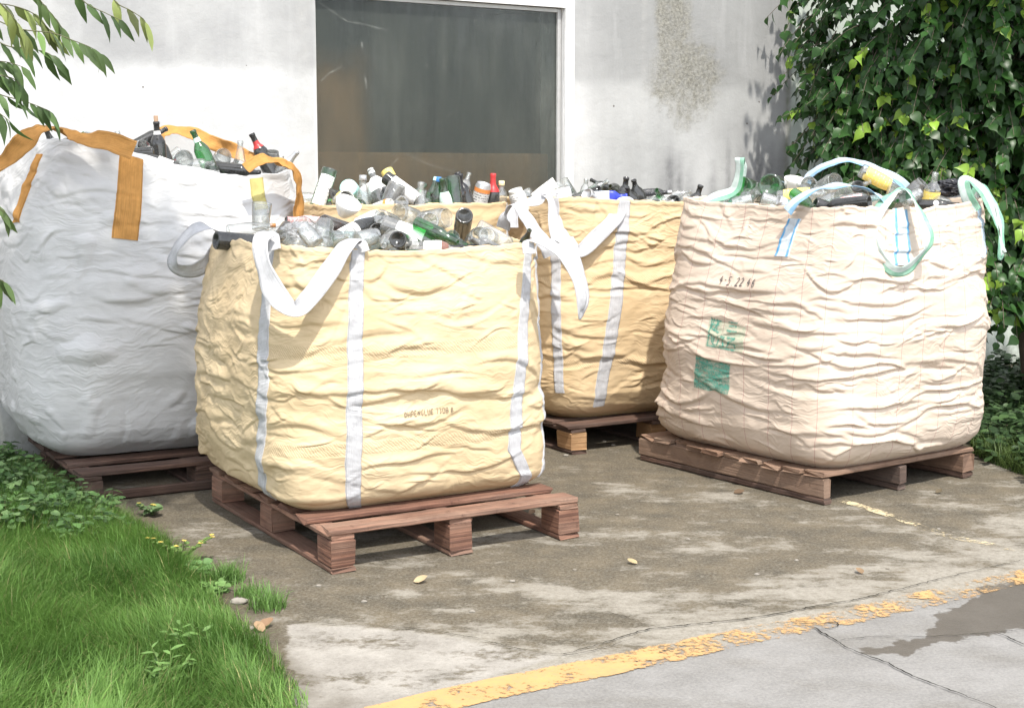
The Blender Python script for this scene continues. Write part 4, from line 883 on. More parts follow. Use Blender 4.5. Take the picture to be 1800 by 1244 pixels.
ribbon('lifting_loop', [(1716, 372, 6.56), (1702, 350, 6.54), (1694, 322, 6.54), (1704, 316, 6.55), (1732, 344, 6.56), (1752, 395, 6.57), (1762, 450, 6.58), (1760, 400, 6.66), (1750, 360, 6.7), (1725, 330, 6.74), (1712, 345, 6.76)], .052, WGR, t_,
    [(-.2, -1, .1), (-.3, -1, .2), (-.3, -.8, .6), (.2, -.6, 1), (.6, -.7, .5), (.8, -.7, .1), (.6, -.8, -.3), (.8, -.6, .1), (.7, -.6, .3), (.3, -.6, .9), (0, -1, .2)], twist=.75, thick=.0018)
ribbon('lifting_loop', [(1418, 322, 7.4), (1424, 308, 7.4), (1450, 292, 7.36), (1482, 282, 7.34), (1515, 287, 7.32), (1545, 300, 7.3), (1580, 318, 7.28), (1598, 334, 7.3)], .05, WBL, t_,
    [(-.3, -1, .2), (-.2, -.8, .7), (0, -.7, .9), (.1, -.6, 1), (.2, -.7, .8), (.2, -.8, .7), (.2, -.9, .5), (.2, -1, .2)])
gb.strokes('handwritten_date', gb.mark(1263, 499), textstrokes('4-5.22 46', .032), .0034, PEN, t_, slant=.2)
m = NM('worn_green_ink'); o = m.tc(); uv = m.tc('UV')
n1 = m.noise(m.mapping(uv, (2.5, 7, 1)), 1.0, 6, .7); n2 = m.noise(o, 90, 4, .7)
f = m.math('ADD', m.math('MULTIPLY', n1, .7), m.math('MULTIPLY', n2, .4))
GI = m.done(m.n('MixShader', i0=m.ramp(f, [(.42, .08), (.62, .85)]), i1=m.n('BsdfTransparent'), i2=bsdf(m, Base_Color=(.07, .30, .23), Roughness=.7)))
gb.patch('green_stamp', [(1223, 624), (1284, 642), (1280, 694), (1220, 680)], GI, t_)
m = NM('faint_green_ink'); o = m.tc(); uv = m.tc('UV')
n2 = m.noise(o, 60, 4, .7)
GI2 = m.done(m.n('MixShader', i0=m.ramp(n2, [(.3, .05), (.7, .38)]), i1=m.n('BsdfTransparent'), i2=bsdf(m, Base_Color=(.20, .45, .30), Roughness=.7)))
gb.patch('green_stamp', [(1248, 560), (1312, 575), (1306, 621), (1240, 608)], GI2, t_)
st = []
for a in [[(0,.9),(.35,.92)],[(0,.75),(.3,.78)],[(.1,1),(.02,.6)],[(.2,1),(.25,.55)],[(.05,.6),(.35,.5)],[(.3,.95),(.12,.55)],   # worn block characters, no longer legible
          [(.62,.95),(.95,.97)],[(.66,.80),(.92,.82)],[(.60,.64),(.98,.66)],
          [(0,.35),(.1,.40),(.15,.1)],[(.2,.4),(.2,.05),(.32,.05)],[(.36,.42),(.36,.05)],[(.45,.4),(.60,.4),(.5,.22),(.62,.06),(.45,.05)],[(.68,.40),(.98,.42),(.7,.2),(.98,.2),(.98,.03)],
          [(0,-.02),(.98,-.04)],[(0,-.02),(0,1.04)],[(.7,.05),(.8,.3)]]:
    st.append([(x * .168, y * .125) for x, y in a])
gb.strokes('stamped_characters', gb.mark(1244, 606), st, .0075, GI, t_, rot=-.03)
#PART4

# ------------------------------------------------------------------ bottles, jars, cans and cups
PROF = {
 'wine':  [(0,.020),(.018,.016),(.028,.004),(.034,0),(.0372,.004),(.0375,.01),(.0375,.190),(.0355,.206),(.027,.224),(.0175,.238),(.0150,.250),(.0138,.284),(.0158,.286),(.0158,.297),(.0140,.300),(.0110,.300),(.0105,.26)],
 'slope': [(0,.028),(.018,.022),(.030,.005),(.037,0),(.0408,.005),(.041,.012),(.041,.135),(.038,.165),(.030,.200),(.021,.232),(.0160,.258),(.0145,.285),(.0168,.287),(.0168,.297),(.0145,.301),(.0115,.301),(.0105,.26)],
 'beer':  [(0,.008),(.020,.006),(.027,0),(.0300,.004),(.0305,.01),(.0305,.125),(.028,.145),(.020,.170),(.0150,.190),(.0130,.222),(.0142,.224),(.0142,.232),(.012,.235),(.010,.235),(.009,.20)],
 'cone':  [(0,.008),(.024,.006),(.033,0),(.0360,.004),(.0365,.01),(.0355,.075),(.030,.115),(.022,.155),(.0160,.185),(.0145,.205),(.0165,.207),(.0165,.220),(.0145,.222),(.012,.222),(.011,.18)],
 'spirit':[(0,.010),(.026,.008),(.036,0),(.0398,.004),(.0405,.01),(.0405,.150),(.0375,.172),(.026,.188),(.0165,.198),(.0150,.232),(.0172,.234),(.0172,.246),(.015,.248),(.012,.248),(.011,.21)],
 'small': [(0,.006),(.015,.005),(.023,0),(.0255,.003),(.026,.008),(.026,.085),(.0235,.100),(.0155,.113),(.0125,.120),(.0125,.138),(.0140,.139),(.0140,.148),(.012,.150),(.010,.150),(.009,.12)],
 'jar':   [(0,.006),(.024,.005),(.036,0),(.0410,.004),(.042,.012),(.042,.090),(.0400,.103),(.0355,.110),(.0365,.112),(.0365,.124),(.0345,.126),(.0335,.124),(.0325,.10),(.0385,.088),(.039,.012),(.0,.010)],
 'tumbler':[(0,.012),(.020,.010),(.028,0),(.0315,.003),(.0325,.01),(.0385,.104),(.0378,.107),(.0365,.104),(.0305,.018),(.0,.016)],
 'can':   [(0,.006),(.020,.006),(.024,0),(.0275,.002),(.0330,.012),(.0332,.104),(.0285,.114),(.0285,.117),(.0265,.117),(.0255,.113),(0,.112)],
 'jug':   [(0,.030),(.028,.024),(.046,.006),(.055,0),(.0615,.006),(.063,.016),(.063,.170),(.058,.198),(.044,.226),(.026,.250),(.019,.268),(.018,.292),(.0208,.294),(.0208,.306),(.018,.309),(.015,.309),(.014,.27)],
 'bowl':  [(0,.006),(.020,.005),(.028,0),(.030,.006),(.045,.024),(.062,.052),(.071,.085),(.0695,.088),(.066,.083),(.056,.052),(.040,.028),(0,.014)],
 'cup':   [(0,.006),(.022,.005),(.028,0),(.031,.006),(.037,.04),(.0455,.108),(.044,.110),(.0425,.107),(.034,.04),(.027,.012),(0,.010)],
}
HT = {k: max(z for r, z in p) for k, p in PROF.items()}
_cache = {}
def lathe(key, prof, mat, seg=30, n=2.0, arc=None, taper=None, uvh=None, cap=False):
    if key in _cache: return _cache[key]
    prof = np.array(prof, float)
    a = np.linspace(0, 2 * math.pi, seg + 1) if arc is None else np.linspace(-arc / 2, arc / 2, seg + 1)
    ca, sa = np.cos(a), np.sin(a); q = (np.abs(ca)**n + np.abs(sa)**n)**(1 / n)
    sqk = np.clip((prof[:, 0] - .018) / .012, 0, 1)[:, None] if n > 2 else np.zeros((len(prof), 1))
    rr = prof[:, :1] * ((1 - sqk) + sqk / q[None])
    V = np.stack([rr * ca, rr * sa, np.broadcast_to(prof[:, 1:], rr.shape)], -1)
    zs = prof[:, 1]; uv = np.stack(np.broadcast_arrays(np.linspace(0, 1, seg + 1)[None], ((zs - zs.min()) / (np.ptp(zs) + 1e-9))[:, None]), -1)
    me = mesh_data(key[0], V.reshape(-1, 3), grid_faces(len(prof), seg + 1), mat, uv=uv.reshape(-1, 2))
    _cache[key] = me; return me
def outer(kind):
    p = PROF[kind]; i = max(range(len(p)), key=lambda j: p[j][1]); q = [(r, z) for r, z in p[:i + 1]]
    j = min(range(len(q)), key=lambda k: q[k][1]); return np.array(q[j:])
def sleeve_prof(kind, f0, f1, off):
    o = outer(kind); h = HT[kind]; zs = np.linspace(f0 * h, f1 * h, 14); zo = o[:, 1] + np.arange(len(o)) * 1e-7
    return np.stack([np.interp(zs, zo, o[:, 0]) + off, zs], -1)
NAMES = dict(wine='wine_bottle', slope='wine_bottle', beer='beer_bottle', cone='soda_bottle', spirit='spirit_bottle', small='small_bottle', jar='glass_jar', tumbler='glass_tumbler', can='drink_can', jug='glass_jug', bowl='bowl', cup='cup')
CATS = dict(wine='wine bottle', slope='wine bottle', beer='bottle', cone='bottle', spirit='bottle', small='bottle', jar='jar', tumbler='glass', can='can', jug='jug', bowl='bowl', cup='cup')
NBOT = 0
def bottle(kind, mat, pos, d, sc_=1.0, lab=None, top=None, text='', group='', roll=0.0, n=2.0, name=None, cat=None):
    """pos is the middle of the bottle; d points from its base to its mouth as (right, up, towards the viewer)"""
    global NBOT; NBOT += 1
    ax = Vector((d[0], -d[2], d[1])).normalized()
    pos = Vector(pos); vd = (Vector((0, 0, CAMH)) - pos).normalized()
    xx = vd - ax * vd.dot(ax)
    if xx.length < .15: xx = Vector((0, 0, 1)) - ax * ax.z
    xx.normalize(); yy = ax.cross(xx)
    m4 = Matrix((xx, yy, ax)).transposed().to_4x4() @ Matrix.Rotation(R(roll), 4, 'Z')
    h = HT[kind]; m4.translation = pos - ax * (h * sc_ / 2)
    m4 = m4 @ Matrix.Scale(sc_, 4)
    o = bpy.data.objects.new(name or NAMES[kind], lathe((NAMES[kind], kind, mat, n), PROF[kind], M[mat], n=n)); COL.objects.link(o); o.matrix_world = m4
    o.matrix_basis = m4
    tag(o, text, cat or CATS[kind], group)
    def part(nm, me):
        p = bpy.data.objects.new(nm, me); COL.objects.link(p); p.parent = o; return p
    if lab:
        f0, f1, lm, arc = lab
        part('paper_label', lathe(('paper_label', kind, f0, f1, lm, arc, n), sleeve_prof(kind, f0, f1, .0008), M[lm], seg=22, arc=R(arc), n=n))
    if top:
        tk, tm, f0 = top
        if tk == 'foil': part('neck_foil', lathe(('neck_foil', kind, tm, f0), np.vstack([sleeve_prof(kind, f0, 1.002, .0009), [[.0, h * 1.004]]]), M[tm], seg=22))
        elif tk == 'cap':
            r_ = outer(kind)[-1, 0] + .0022
            part('screw_cap', lathe(('screw_cap', kind, tm, f0), [(r_, h - f0), (r_ + .0006, h - f0 + .001), (r_, h + .0015), (r_ - .002, h + .003), (0, h + .003)], M[tm], seg=22))
        elif tk == 'cork':
            part('cork', lathe(('cork', kind, tm, f0), [(.0105, h - .012), (.0108, h + f0 - .001), (.0095, h + f0), (0, h + f0)], M[tm], seg=18))
    return o
def put(group, rows):
    for r in rows:
        kind, mat, px, py, Y, d, s = r[:7]; kw = r[7] if len(r) > 7 else {}
        bottle(kind, mat, atY(px, py, Y), d, s, text=kw.pop('t', ''), group=group, **kw)
GF = 'bottles heaped in the front tan bag'
put(GF, [
 ('wine','dark',440,427,5.82,(.85,-.1,-.55),1.0,dict(t='black bottle with its round base turned out at the left corner')),
 ('tumbler','clear',459,381,6.15,(.10,1,.12),1.12,dict(t='clear straight tumbler standing upright before the white bag')),
 ('beer','clear',440,401,6.05,(1,.12,.1),.85,dict(top=('cork','cork_orange',.012),t='clear bottle lying flat with an orange-brown cork in its mouth')),
 ('beer','brown',545,391,6.15,(-.8,.12,.45),.95,dict(lab=(.30,.98,'paper_pink',330),t='dark brown bottle in a red ribbed sleeve')),
 ('wine','brown',610,407,6.08,(.55,-.25,-.85),1.06,dict(t='brown bottle showing its wide round base to the viewer, below the red sleeve')),
 ('slope','smoke',556,427,5.82,(-.85,.1,.3),.8,dict(t='smoky bottle wrapped in clear film near the left white loop')),
 ('spirit','aqua',638,426,5.80,(.97,-.05,.1),1.05,dict(t='pale blue clear bottle lying beside the front loop',n=2.0)),
 ('wine','smoke',735,417,5.88,(.93,-.32,.1),1.05,dict(lab=(.20,.58,'paper_blank',200),top=('foil','foil_black',.78),t='grey glass wine bottle with a blank white label, lying nose down at the rim')),
 ('wine','clear',752,440,5.70,(.98,.04,.05),1.02,dict(lab=(.46,.78,'paper_brown',220),top=('foil','foil_black',.80),t='clear bottle on the front rim with a white and brown label')),
 ('beer','green',800,427,5.88,(-.80,.58,.25),.95,dict(t='bright green bottle with its open neck pointing up left')),
 ('beer','dark',838,440,5.78,(-.95,.05,.2),.9,dict(t='black bottle end lying right of the green neck')),
 ('wine','dark',812,405,6.08,(-.10,-.45,-.85),.98,dict(t='black bottle upside down with its hollow base showing, right of the clear jars')),
 ('jar','clear',716,381,6.25,(-.5,.25,.8),1.12,dict(t='clear jar, mouth to the viewer, at the back of the front bag')),
 ('jar','clear',764,387,6.20,(.75,.15,.6),1.15,dict(t='clear jar lying open to the right, between the other jar and the black base')),
 ('jar','clear',682,400,6.08,(-.3,.25,.9),1.0,dict(t='clear jar seen mouth on, left of the lying grey bottle')),
 ('can','ceramic',646,389,6.15,(.75,.35,.3),1.0,dict(lab=(.12,.88,'paper_blue',350),t='white can with blue print lying behind the pale blue bottle',name='drink_can')),
 ('jar','clear',838,419,5.92,(.25,.3,.9),.95,dict(t='clear jar with a ridged base, right of the black hollow base')),
 ('spirit','clear',878,421,5.92,(.8,-.45,.25),.85,dict(t='clear square bottle leaning down to the right rim',n=6.0)),
 ('spirit','smoke',858,435,5.78,(-.75,.4,.4),.75,dict(t='small smoky square bottle on the rim near the right strap',n=6.0)),
 ('beer','olive',922,427,5.82,(.2,.55,.6),.72,dict(t='olive brown bottle mouth beside the right strap')),
 ('bowl','ceramic',608,367,6.40,(.45,.8,.45),.85,dict(t='white curved dish tipped behind the brown round base')),
 ('beer','clear',580,423,5.76,(.8,.2,.4),.8,dict(t='clear bottle with wet shine lying by the left loop, under the film')),
 ('cone','clear',505,405,6.08,(.7,.3,-.4),.9,dict(t='clear bottle lying behind the torn film')),
 ('wine','olive',690,443,5.82,(-.95,-.02,.1),.8,dict(t='olive bottle low against the front rim under the grey one')),
 ('jar','clear',500,423,5.75,(-.2,.35,.85),.8,dict(t='small clear jar, mouth to the viewer, between the left loop arms')),
 ('jar','smoke',662,411,5.95,(.2,.3,.9),.9,dict(t='smoky jar end on above the pale blue lying bottle')),
 ('beer','clear',690,391,6.1,(.3,-.2,-.9),1.1,dict(t='clear bottle base facing out left of the two back jars')),
 ('slope','clear',742,395,6.05,(-.3,-.15,-.95),.95,dict(t='clear wine bottle base facing out just above the white label')),
 ('beer','clear',862,417,5.95,(.1,-.1,-.95),1.15,dict(t='clear bottle base facing out near the right rim')),
 ('jar','aqua',788,423,5.85,(.5,.45,.7),.75,dict(t='bluish jar tucked below the green bottle neck')),
])
GM = 'bottles heaped in the middle tan bag'
put(GM, [
 ('wine','green',563,349,7.17,(-.30,-.92,.22),1.05,dict(lab=(.12,.62,'paper',120),t='tall green bottle upside down with a white lettered label, by the white bag')),
 ('jar','ceramic',603,353,7.12,(.35,.2,.9),1.1,dict(lab=(.1,.9,'paper_yellow',300),t='cream jar with its open mouth to the viewer')),
 ('cone','clear',638,353,7.14,(.02,1,.05),1.12,dict(top=('cap','foil_silver',.02),t='clear cone shaped bottle upright with a silver cap')),
 ('jar','cap_aqua',618,337,7.30,(.15,-.3,-.9),1.1,dict(t='pale turquoise jar with its round base outwards',name='round_jar')),
 ('jug','smoke',668,337,7.34,(-.35,.75,-.3),.85,dict(top=('cap','cap_white',.03),lab=(.5,.8,'paper_blank',360),t='large bottle with a white rounded top below the window')),
 ('spirit','olive',694,327,7.42,(.45,-.8,.3),.8,dict(lab=(.02,.25,'paper_yellow',360),t='gold banded bottle base sticking up highest below the window')),
 ('jar','smoke',690,345,7.17,(-.35,-.85,.1),1.1,dict(t='silver grey jar standing dark between the white topped bottles')),
 ('wine','dark',716,339,7.22,(.78,-.55,.2),.95,dict(lab=(.16,.72,'paper_blank',330),t='dark bottle wrapped in a white label slanting down right')),
 ('cone','clear',739,361,7.10,(.05,1,.1),1.05,dict(t='clear cone shaped bottle upright with an open top')),
 ('beer','green',768,353,7.24,(.1,.95,.1),1.0,dict(top=('cap','cap_blue',.02),t='green bottle with a blue cap, leftmost of the green row')),
 ('beer','green',784,355,7.22,(-.15,.95,.2),1.05,dict(lab=(.45,.72,'paper_green',150),t='green bottle with a mint paper label in the green row')),
 ('slope','green',800,359,7.26,(.1,-.9,.2),.95,dict(t='plain dark green bottle bottom up in the green row')),
 ('beer','green',757,347,7.32,(.25,.9,-.2),.9,dict(top=('cap','cap_aqua',.02),t='green bottle with a turquoise cap at the back of the green row')),
 ('wine','dark',806,357,7.34,(.06,.95,.1),1.0,dict(top=('foil','foil_black',.72),t='slim black bottle neck left of the printed can')),
 ('wine','dark',820,353,7.38,(-.3,.92,.05),1.02,dict(top=('foil','foil_black',.72),t='black bottle neck leaning against the printed can')),
 ('can','foil_silver',845,346,7.40,(.24,.93,.2),1.25,dict(lab=(.11,.84,'paper_can',350),t='tall can with orange and black print, tilted among the bottles')),
 ('wine','dark',866,355,7.44,(.02,1,.05),.98,dict(top=('foil','foil_red',.68),t='bottle with a red foil neck beside the printed can')),
 ('small','clear',881,347,7.45,(.03,1,.1),1.1,dict(top=('cap','cap_cream',.018),t='small clear bottle upright with a cream cap')),
 ('jar','ceramic',912,353,7.52,(-.30,.9,.15),1.02,dict(lab=(.1,.85,'paper',330),t='white jar with black lettering at the right end of the middle bag')),
 ('spirit','clear',815,333,7.52,(.3,.85,-.1),.75,dict(t='clear bottle shoulder behind the printed can',n=6.0)),
 ('can','ceramic',672,365,7.12,(.85,.3,.4),1.0,dict(lab=(.12,.86,'paper_can',350),t='white can with orange marks lying low at the middle bag rim')),
 ('bowl','ceramic',604,365,7.10,(-.6,.5,.6),.7,dict(t='small white dish leaning at the rim left of the clear cone bottle')),
 ('beer','aqua',655,350,7.32,(-.7,.4,.5),.95,dict(t='pale blue bottle lying between the upright cone bottle and the white top')),
 ('wine','brown',585,365,7.17,(.8,.1,.4),.9,dict(t='brown bottle lying at the foot of the tall green bottle')),
 ('jar','clear',630,367,7.1,(.2,.3,.9),.95,dict(t='clear jar end on at the foot of the silver capped cone bottle')),
 ('beer','clear',700,365,7.1,(-.2,-.2,-.9),1.15,dict(t='clear bottle base facing out below the slanting white label')),
 ('jar','clear',725,353,7.25,(.5,.5,.6),.9,dict(t='clear jar between the slanting label and the open cone bottle')),
 ('beer','green',790,345,7.35,(.5,.8,-.1),.95,dict(t='green bottle leaning right at the back of the green row')),
])
GR_ = 'bottles heaped in the rear tan bag'
put(GR_, [
 ('cup','ceramic',960,341,7.77,(.80,.45,.05),1.35,dict(t='off-white tapered cup lying open to the right, in front of the window edge')),
 ('tumbler','clear',997,337,7.71,(-.55,.75,.35),1.2,dict(t='clear tumbler leaning left at the wall corner of the window')),
 ('small','clear',1028,337,7.77,(.1,.95,.2),.95,dict(t='small clear bottle neck poking up left of the blue container')),
 ('spirit','clear',1045,334,7.90,(.7,.5,.2),.75,dict(t='clear bottle lying behind the blue container')),
 ('jug','olive',1080,335,7.87,(-.3,.25,.9),.62,dict(t='round olive bottle above the blue container')),
 ('wine','dark',1066,331,7.95,(-.85,.45,.2),.7,dict(t='dark bottle neck pointing left over the blue container')),
 ('spirit','blueglass',1068,347,7.58,(.95,.05,.1),.85,dict(n=6.0,lab=(.1,.55,'paper_blue',120),t='bright blue container lying among the dark bottles',name='plastic_container',cat='container')),
 ('can','foil_silver',1041,349,7.57,(-.5,.4,.75),1.05,dict(t='silver can end left of the blue container')),
 ('spirit','dark',1096,349,7.71,(.1,.9,.2),.95,dict(n=6.0,t='black square bottle just right of the blue container')),
 ('jug','dark',1122,349,7.75,(-.25,.85,.3),.72,dict(t='wide black bottle with slanting shine left of the white strap top')),
 ('jug','dark',1112,355,7.65,(-.35,.8,.4),.62,dict(t='smaller wide black bottle close behind the white strap top')),
 ('wine','dark',1146,340,7.93,(.97,.06,.1),.72,dict(lab=(.3,.55,'paper_dark',360),top=('cap','foil_silver',.03),t='black bottle lying level with a silver thread at its neck')),
 ('spirit','clear',1158,356,7.79,(.97,.05,.15),.9,dict(t='clear bottle lying under the silver necked black one')),
 ('slope','dark',1184,371,7.73,(.05,.5,.85),.85,dict(lab=(.1,.6,'paper_blank',150),t='black bottle with a white label, at the rim by the pink bag')),
 ('spirit','dark',1220,361,7.85,(.25,.85,.2),.95,dict(n=6.0,lab=(.2,.9,'paper_dark',40),t='black square bottle with a silver stripe against the pink bag')),
 ('jar','clear',1204,352,7.95,(.6,.5,.4),.8,dict(t='clear jar behind the black square bottles near the pink bag')),
 ('jar','smoke',1022,351,7.67,(.7,.4,.5),.85,dict(t='smoky jar between the clear tumbler and the silver can')),
 ('beer','clear',1186,343,8.05,(.9,.2,.1),.8,dict(t='clear bottle lying farthest back near the wall')),
])
GW = 'bottles heaped in the white bag'
put(GW, [
 ('beer','dark',96,261,6.77,(-.25,.85,.35),.9,dict(t='black bottle mouth under the orange loop')),
 ('jar','clear',152,253,6.92,(.4,.6,.5),.85,dict(t='clear jar behind the orange loop at the left')),
 ('small','clear',213,257,6.97,(-.2,.95,.1),1.0,dict(t='clear bottle neck poking up behind the orange loop')),
 ('jar','clear',240,267,6.97,(.7,.3,.6),1.1,dict(t='clear round jar left of the corked black bottle')),
 ('beer','foil_red',256,279,6.92,(.9,-.2,.2),.75,dict(t='dull red bottle lying left of the corked black bottle')),
 ('wine','dark',279,269,6.94,(-.04,1,.05),1.0,dict(lab=(.795,.85,'paper_blank',360),top=('cork','cork',.028),t='tall black wine bottle standing upright with a cork and white neck band')),
 ('wine','dark',290,277,7.00,(-.32,.95,.0),.9,dict(t='black bottle leaning behind the corked one')),
 ('wine','green',362,281,6.92,(-.38,.92,.1),1.02,dict(lab=(.80,.87,'paper_green',360),t='green bottle leaning left, neck in the air above the white bag')),
 ('jar','clear',322,285,6.88,(.3,.3,.9),1.1,dict(t='clear jar mouth between the black and green bottles')),
 ('spirit','clear',345,291,6.84,(.9,.1,.4),.8,dict(t='clear bottle lying under the green one')),
 ('jar','clear',388,283,7.07,(.4,.4,.8),1.05,dict(t='clear round jar right of the green bottle')),
 ('wine','dark',410,299,6.97,(.95,-.1,.1),.9,dict(t='dark bottle lying flat behind the rim of the white bag')),
 ('cone','clear',422,285,7.14,(.05,1,.1),.95,dict(t='clear bottle with its neck up, before the red necked bottle')),
 ('wine','dark',466,283,7.20,(-.42,.9,.1),1.0,dict(lab=(.74,.86,'foil_red',360),t='black bottle with a red neck band leaning left')),
 ('jar','smoke',478,285,7.22,(.1,.85,.3),.9,dict(t='grey jar right of the red banded bottle')),
 ('beer','smoke',498,295,7.20,(.65,.7,.1),.95,dict(top=('foil','foil_silver',.55),t='bottle with a silver grey neck pointing up right by the orange strap')),
 ('can','foil_black',118,265,6.84,(.8,.3,.4),.85,dict(t='dark can lying under the orange loop')),
 ('beer','brown',-8,273,7.12,(.5,.7,.2),.9,dict(t='brown bottle at the left edge behind the orange strap')),
])
GG = 'bottles heaped in the pale pink bag'
put(GG, [
 ('jug','green',1362,328,7.02,(.35,-.05,-.95),.92,dict(t='big green jug with its hollow round base facing out')),
 ('jug','green',1318,332,6.98,(.45,-.1,-.9),.78,dict(t='smaller green jug behind the upright blue loop')),
 ('wine','dark',1330,344,7.0,(-.95,.1,.2),.95,dict(t='dark bottle lying along the left rim of the pink bag')),
 ('wine','dark',1376,348,6.95,(-.85,.1,.5),.85,dict(t='dark round bottle end in front of the green jug')),
 ('spirit','clear',1408,344,6.78,(.9,.1,.3),.9,dict(lab=(.15,.7,'paper_yellow',250),t='bottle with a yellowish label lying left of the blue loop')),
 ('jar','clear',1424,330,7.05,(-.3,.3,.9),1.05,dict(t='clear jar seen mouth on behind the blue loop, left of two')),
 ('jar','clear',1456,326,7.02,(.3,.35,.9),1.1,dict(t='clear jar seen mouth on behind the blue loop, right of two')),
 ('spirit','aqua',1500,356,6.56,(.85,.2,.4),1.0,dict(lab=(.3,.7,'paper_pink',110),t='clear bottle with a pinkish label under the blue arch')),
 ('jar','clear',1455,357,6.62,(.6,.3,.7),1.0,dict(t='clear jar under the left part of the blue arch')),
 ('cone','clear',1530,354,6.62,(.9,.2,.3),.9,dict(t='clear bottle lying under the right part of the blue arch')),
 ('slope','clear',1555,321,7.08,(.86,-.46,.1),.88,dict(lab=(.10,.60,'paper_yellow',340),t='clear bottle in a yellow label lying on top, pointing down right')),
 ('spirit','clear',1637,346,6.80,(.08,.95,.2),.95,dict(lab=(.05,.62,'paper_yellow',320),t='clear jar with a yellow label standing up at the right')),
 ('jar','smoke',1607,337,7.05,(.5,.6,.3),1.0,dict(t='dark grey jar between the two yellow labels')),
 ('jug','smoke',1590,352,6.72,(.6,.3,.5),.5,dict(t='small smoky jug under the green loop')),
 ('wine','smoke',1680,348,6.95,(.9,.2,.2),.85,dict(t='smoky bottle at the right rim beside the black film')),
 ('beer','dark',1650,360,6.65,(.95,.0,.3),.8,dict(t='black bottle lying low in front of the right yellow label')),
 ('bowl','ceramic',1396,326,7.25,(.1,.9,.3),.8,dict(t='off-white dish behind the green jug')),
 ('spirit','clear',1498,332,7.10,(.8,.35,.3),.8,dict(t='clear bottle lying at the back below the far blue loop',n=6.0)),
])
# bottles mostly buried below the ones in view
def fillers(bag, rim_drop, spec, group, where):
    for mat, kind, cnt, txt, kw in spec:
        for q in range(cnt):
            while True:                                      # the whole bottle must lie inside the cloth
                gx_, gy_ = RNG.uniform(-.42, .42), RNG.uniform(-.42, .42); a = RNG.uniform(0, 2 * math.pi)
                dv = np.array([math.cos(a), -math.sin(a)]) * HT[kind] * .5; e_ = [abs((gx_ * bag.w + k * (dv @ bag.e1[:2])) / bag.w) for k in (-1, 1)] + [abs((gy_ * bag.d + k * (dv @ bag.e2[:2])) / bag.d) for k in (-1, 1)]
                if max(e_) < .43: break
            zr = np.interp((math.atan2(gy_, gx_) / (math.pi/2) + 1.5) % 4, *np.array(bag.rim).T)
            p = bag.c + bag.e1 * gx_ * bag.w + bag.e2 * gy_ * bag.d; p[2] = bag.z0 + bag.h + zr - rim_drop + RNG.uniform(-.03, .035) + .05 * (1 - 2.2 * max(abs(gx_), abs(gy_)))
            el = RNG.normal(0, .30)
            bottle(kind, mat, p, (math.cos(a), el, math.sin(a)), RNG.uniform(.74, .96), text=f'{txt} {where}', group=group, roll=RNG.uniform(-40, 40), **kw)
bur = 'buried in the heap of the'
def spec(*n):
    rows = [('clear', 'spirit', 'clear straight bottle ' + bur, {}), ('clear', 'jar', 'clear jar ' + bur, {}), ('dark', 'wine', 'black wine bottle ' + bur, {}), ('green', 'beer', 'green bottle ' + bur, {}),
            ('brown', 'beer', 'brown bottle ' + bur, {}), ('dark', 'slope', 'dark bottle with a white label ' + bur, dict(lab=(.12, .42, 'paper', 200))), ('clear', 'beer', 'clear bottle with a white cap ' + bur, dict(top=('cap', 'cap_white', .02))), ('foil_silver', 'can', 'silver can ' + bur, dict(lab=(.14, .82, 'paper_blue', 200)))]
    return [(m_, k_, c_, t_, kw) for (m_, k_, t_, kw), c_ in zip(rows, n)]
fillers(fb, .020, spec(6, 9, 2, 4, 5, 3, 4, 2), GF, 'front tan bag')
fillers(mb, .015, spec(5, 6, 2, 7, 5, 4, 4, 2), GM, 'middle tan bag')
fillers(rb_, .035, spec(5, 6, 5, 3, 3, 4, 3, 2), GR_, 'rear tan bag')
fillers(wb, .050, spec(7, 8, 4, 2, 2, 2, 2, 1), GW, 'white bag')
fillers(gb, .030, spec(7, 8, 4, 5, 2, 2, 3, 1), GG, 'pale pink bag')
# crumpled films in the heaps
def film(px, py, Y, s, mat, label, group, asp=(1.3, .8, .7)):
    n, mth = 48, 30; th = np.linspace(0, math.pi, mth)[:, None]; ph = np.linspace(0, 2 * math.pi, n)[None]
    x, y, z = np.sin(th) * np.cos(ph), np.sin(th) * np.sin(ph), np.cos(th) + 0 * ph
    r = 1 + .55 * (1 - 2.4 * np.abs(fbm(x * 1.8 + px, y * 1.8, z * 1.8, 3))) * .6 + .25 * pn(x * 5, y * 5, z * 5 + py)
    V = atY(px, py, Y) + s * np.stack([x * r * asp[0], y * r * asp[1], z * r * asp[2]], -1)
    tag(mesh_obj('plastic_film', V.reshape(-1, 3), grid_faces(mth, n), M[mat], smooth=False), label, 'plastic film', group)
film(530, 410, 5.78, .052, 'film', 'crumpled clear plastic film among the bottles by the left loop of the front bag', None)
film(1672, 330, 6.95, .055, 'film_black', 'crumpled black plastic film on top of the pale pink bag', None, (1.4, .9, .6))
#PART5

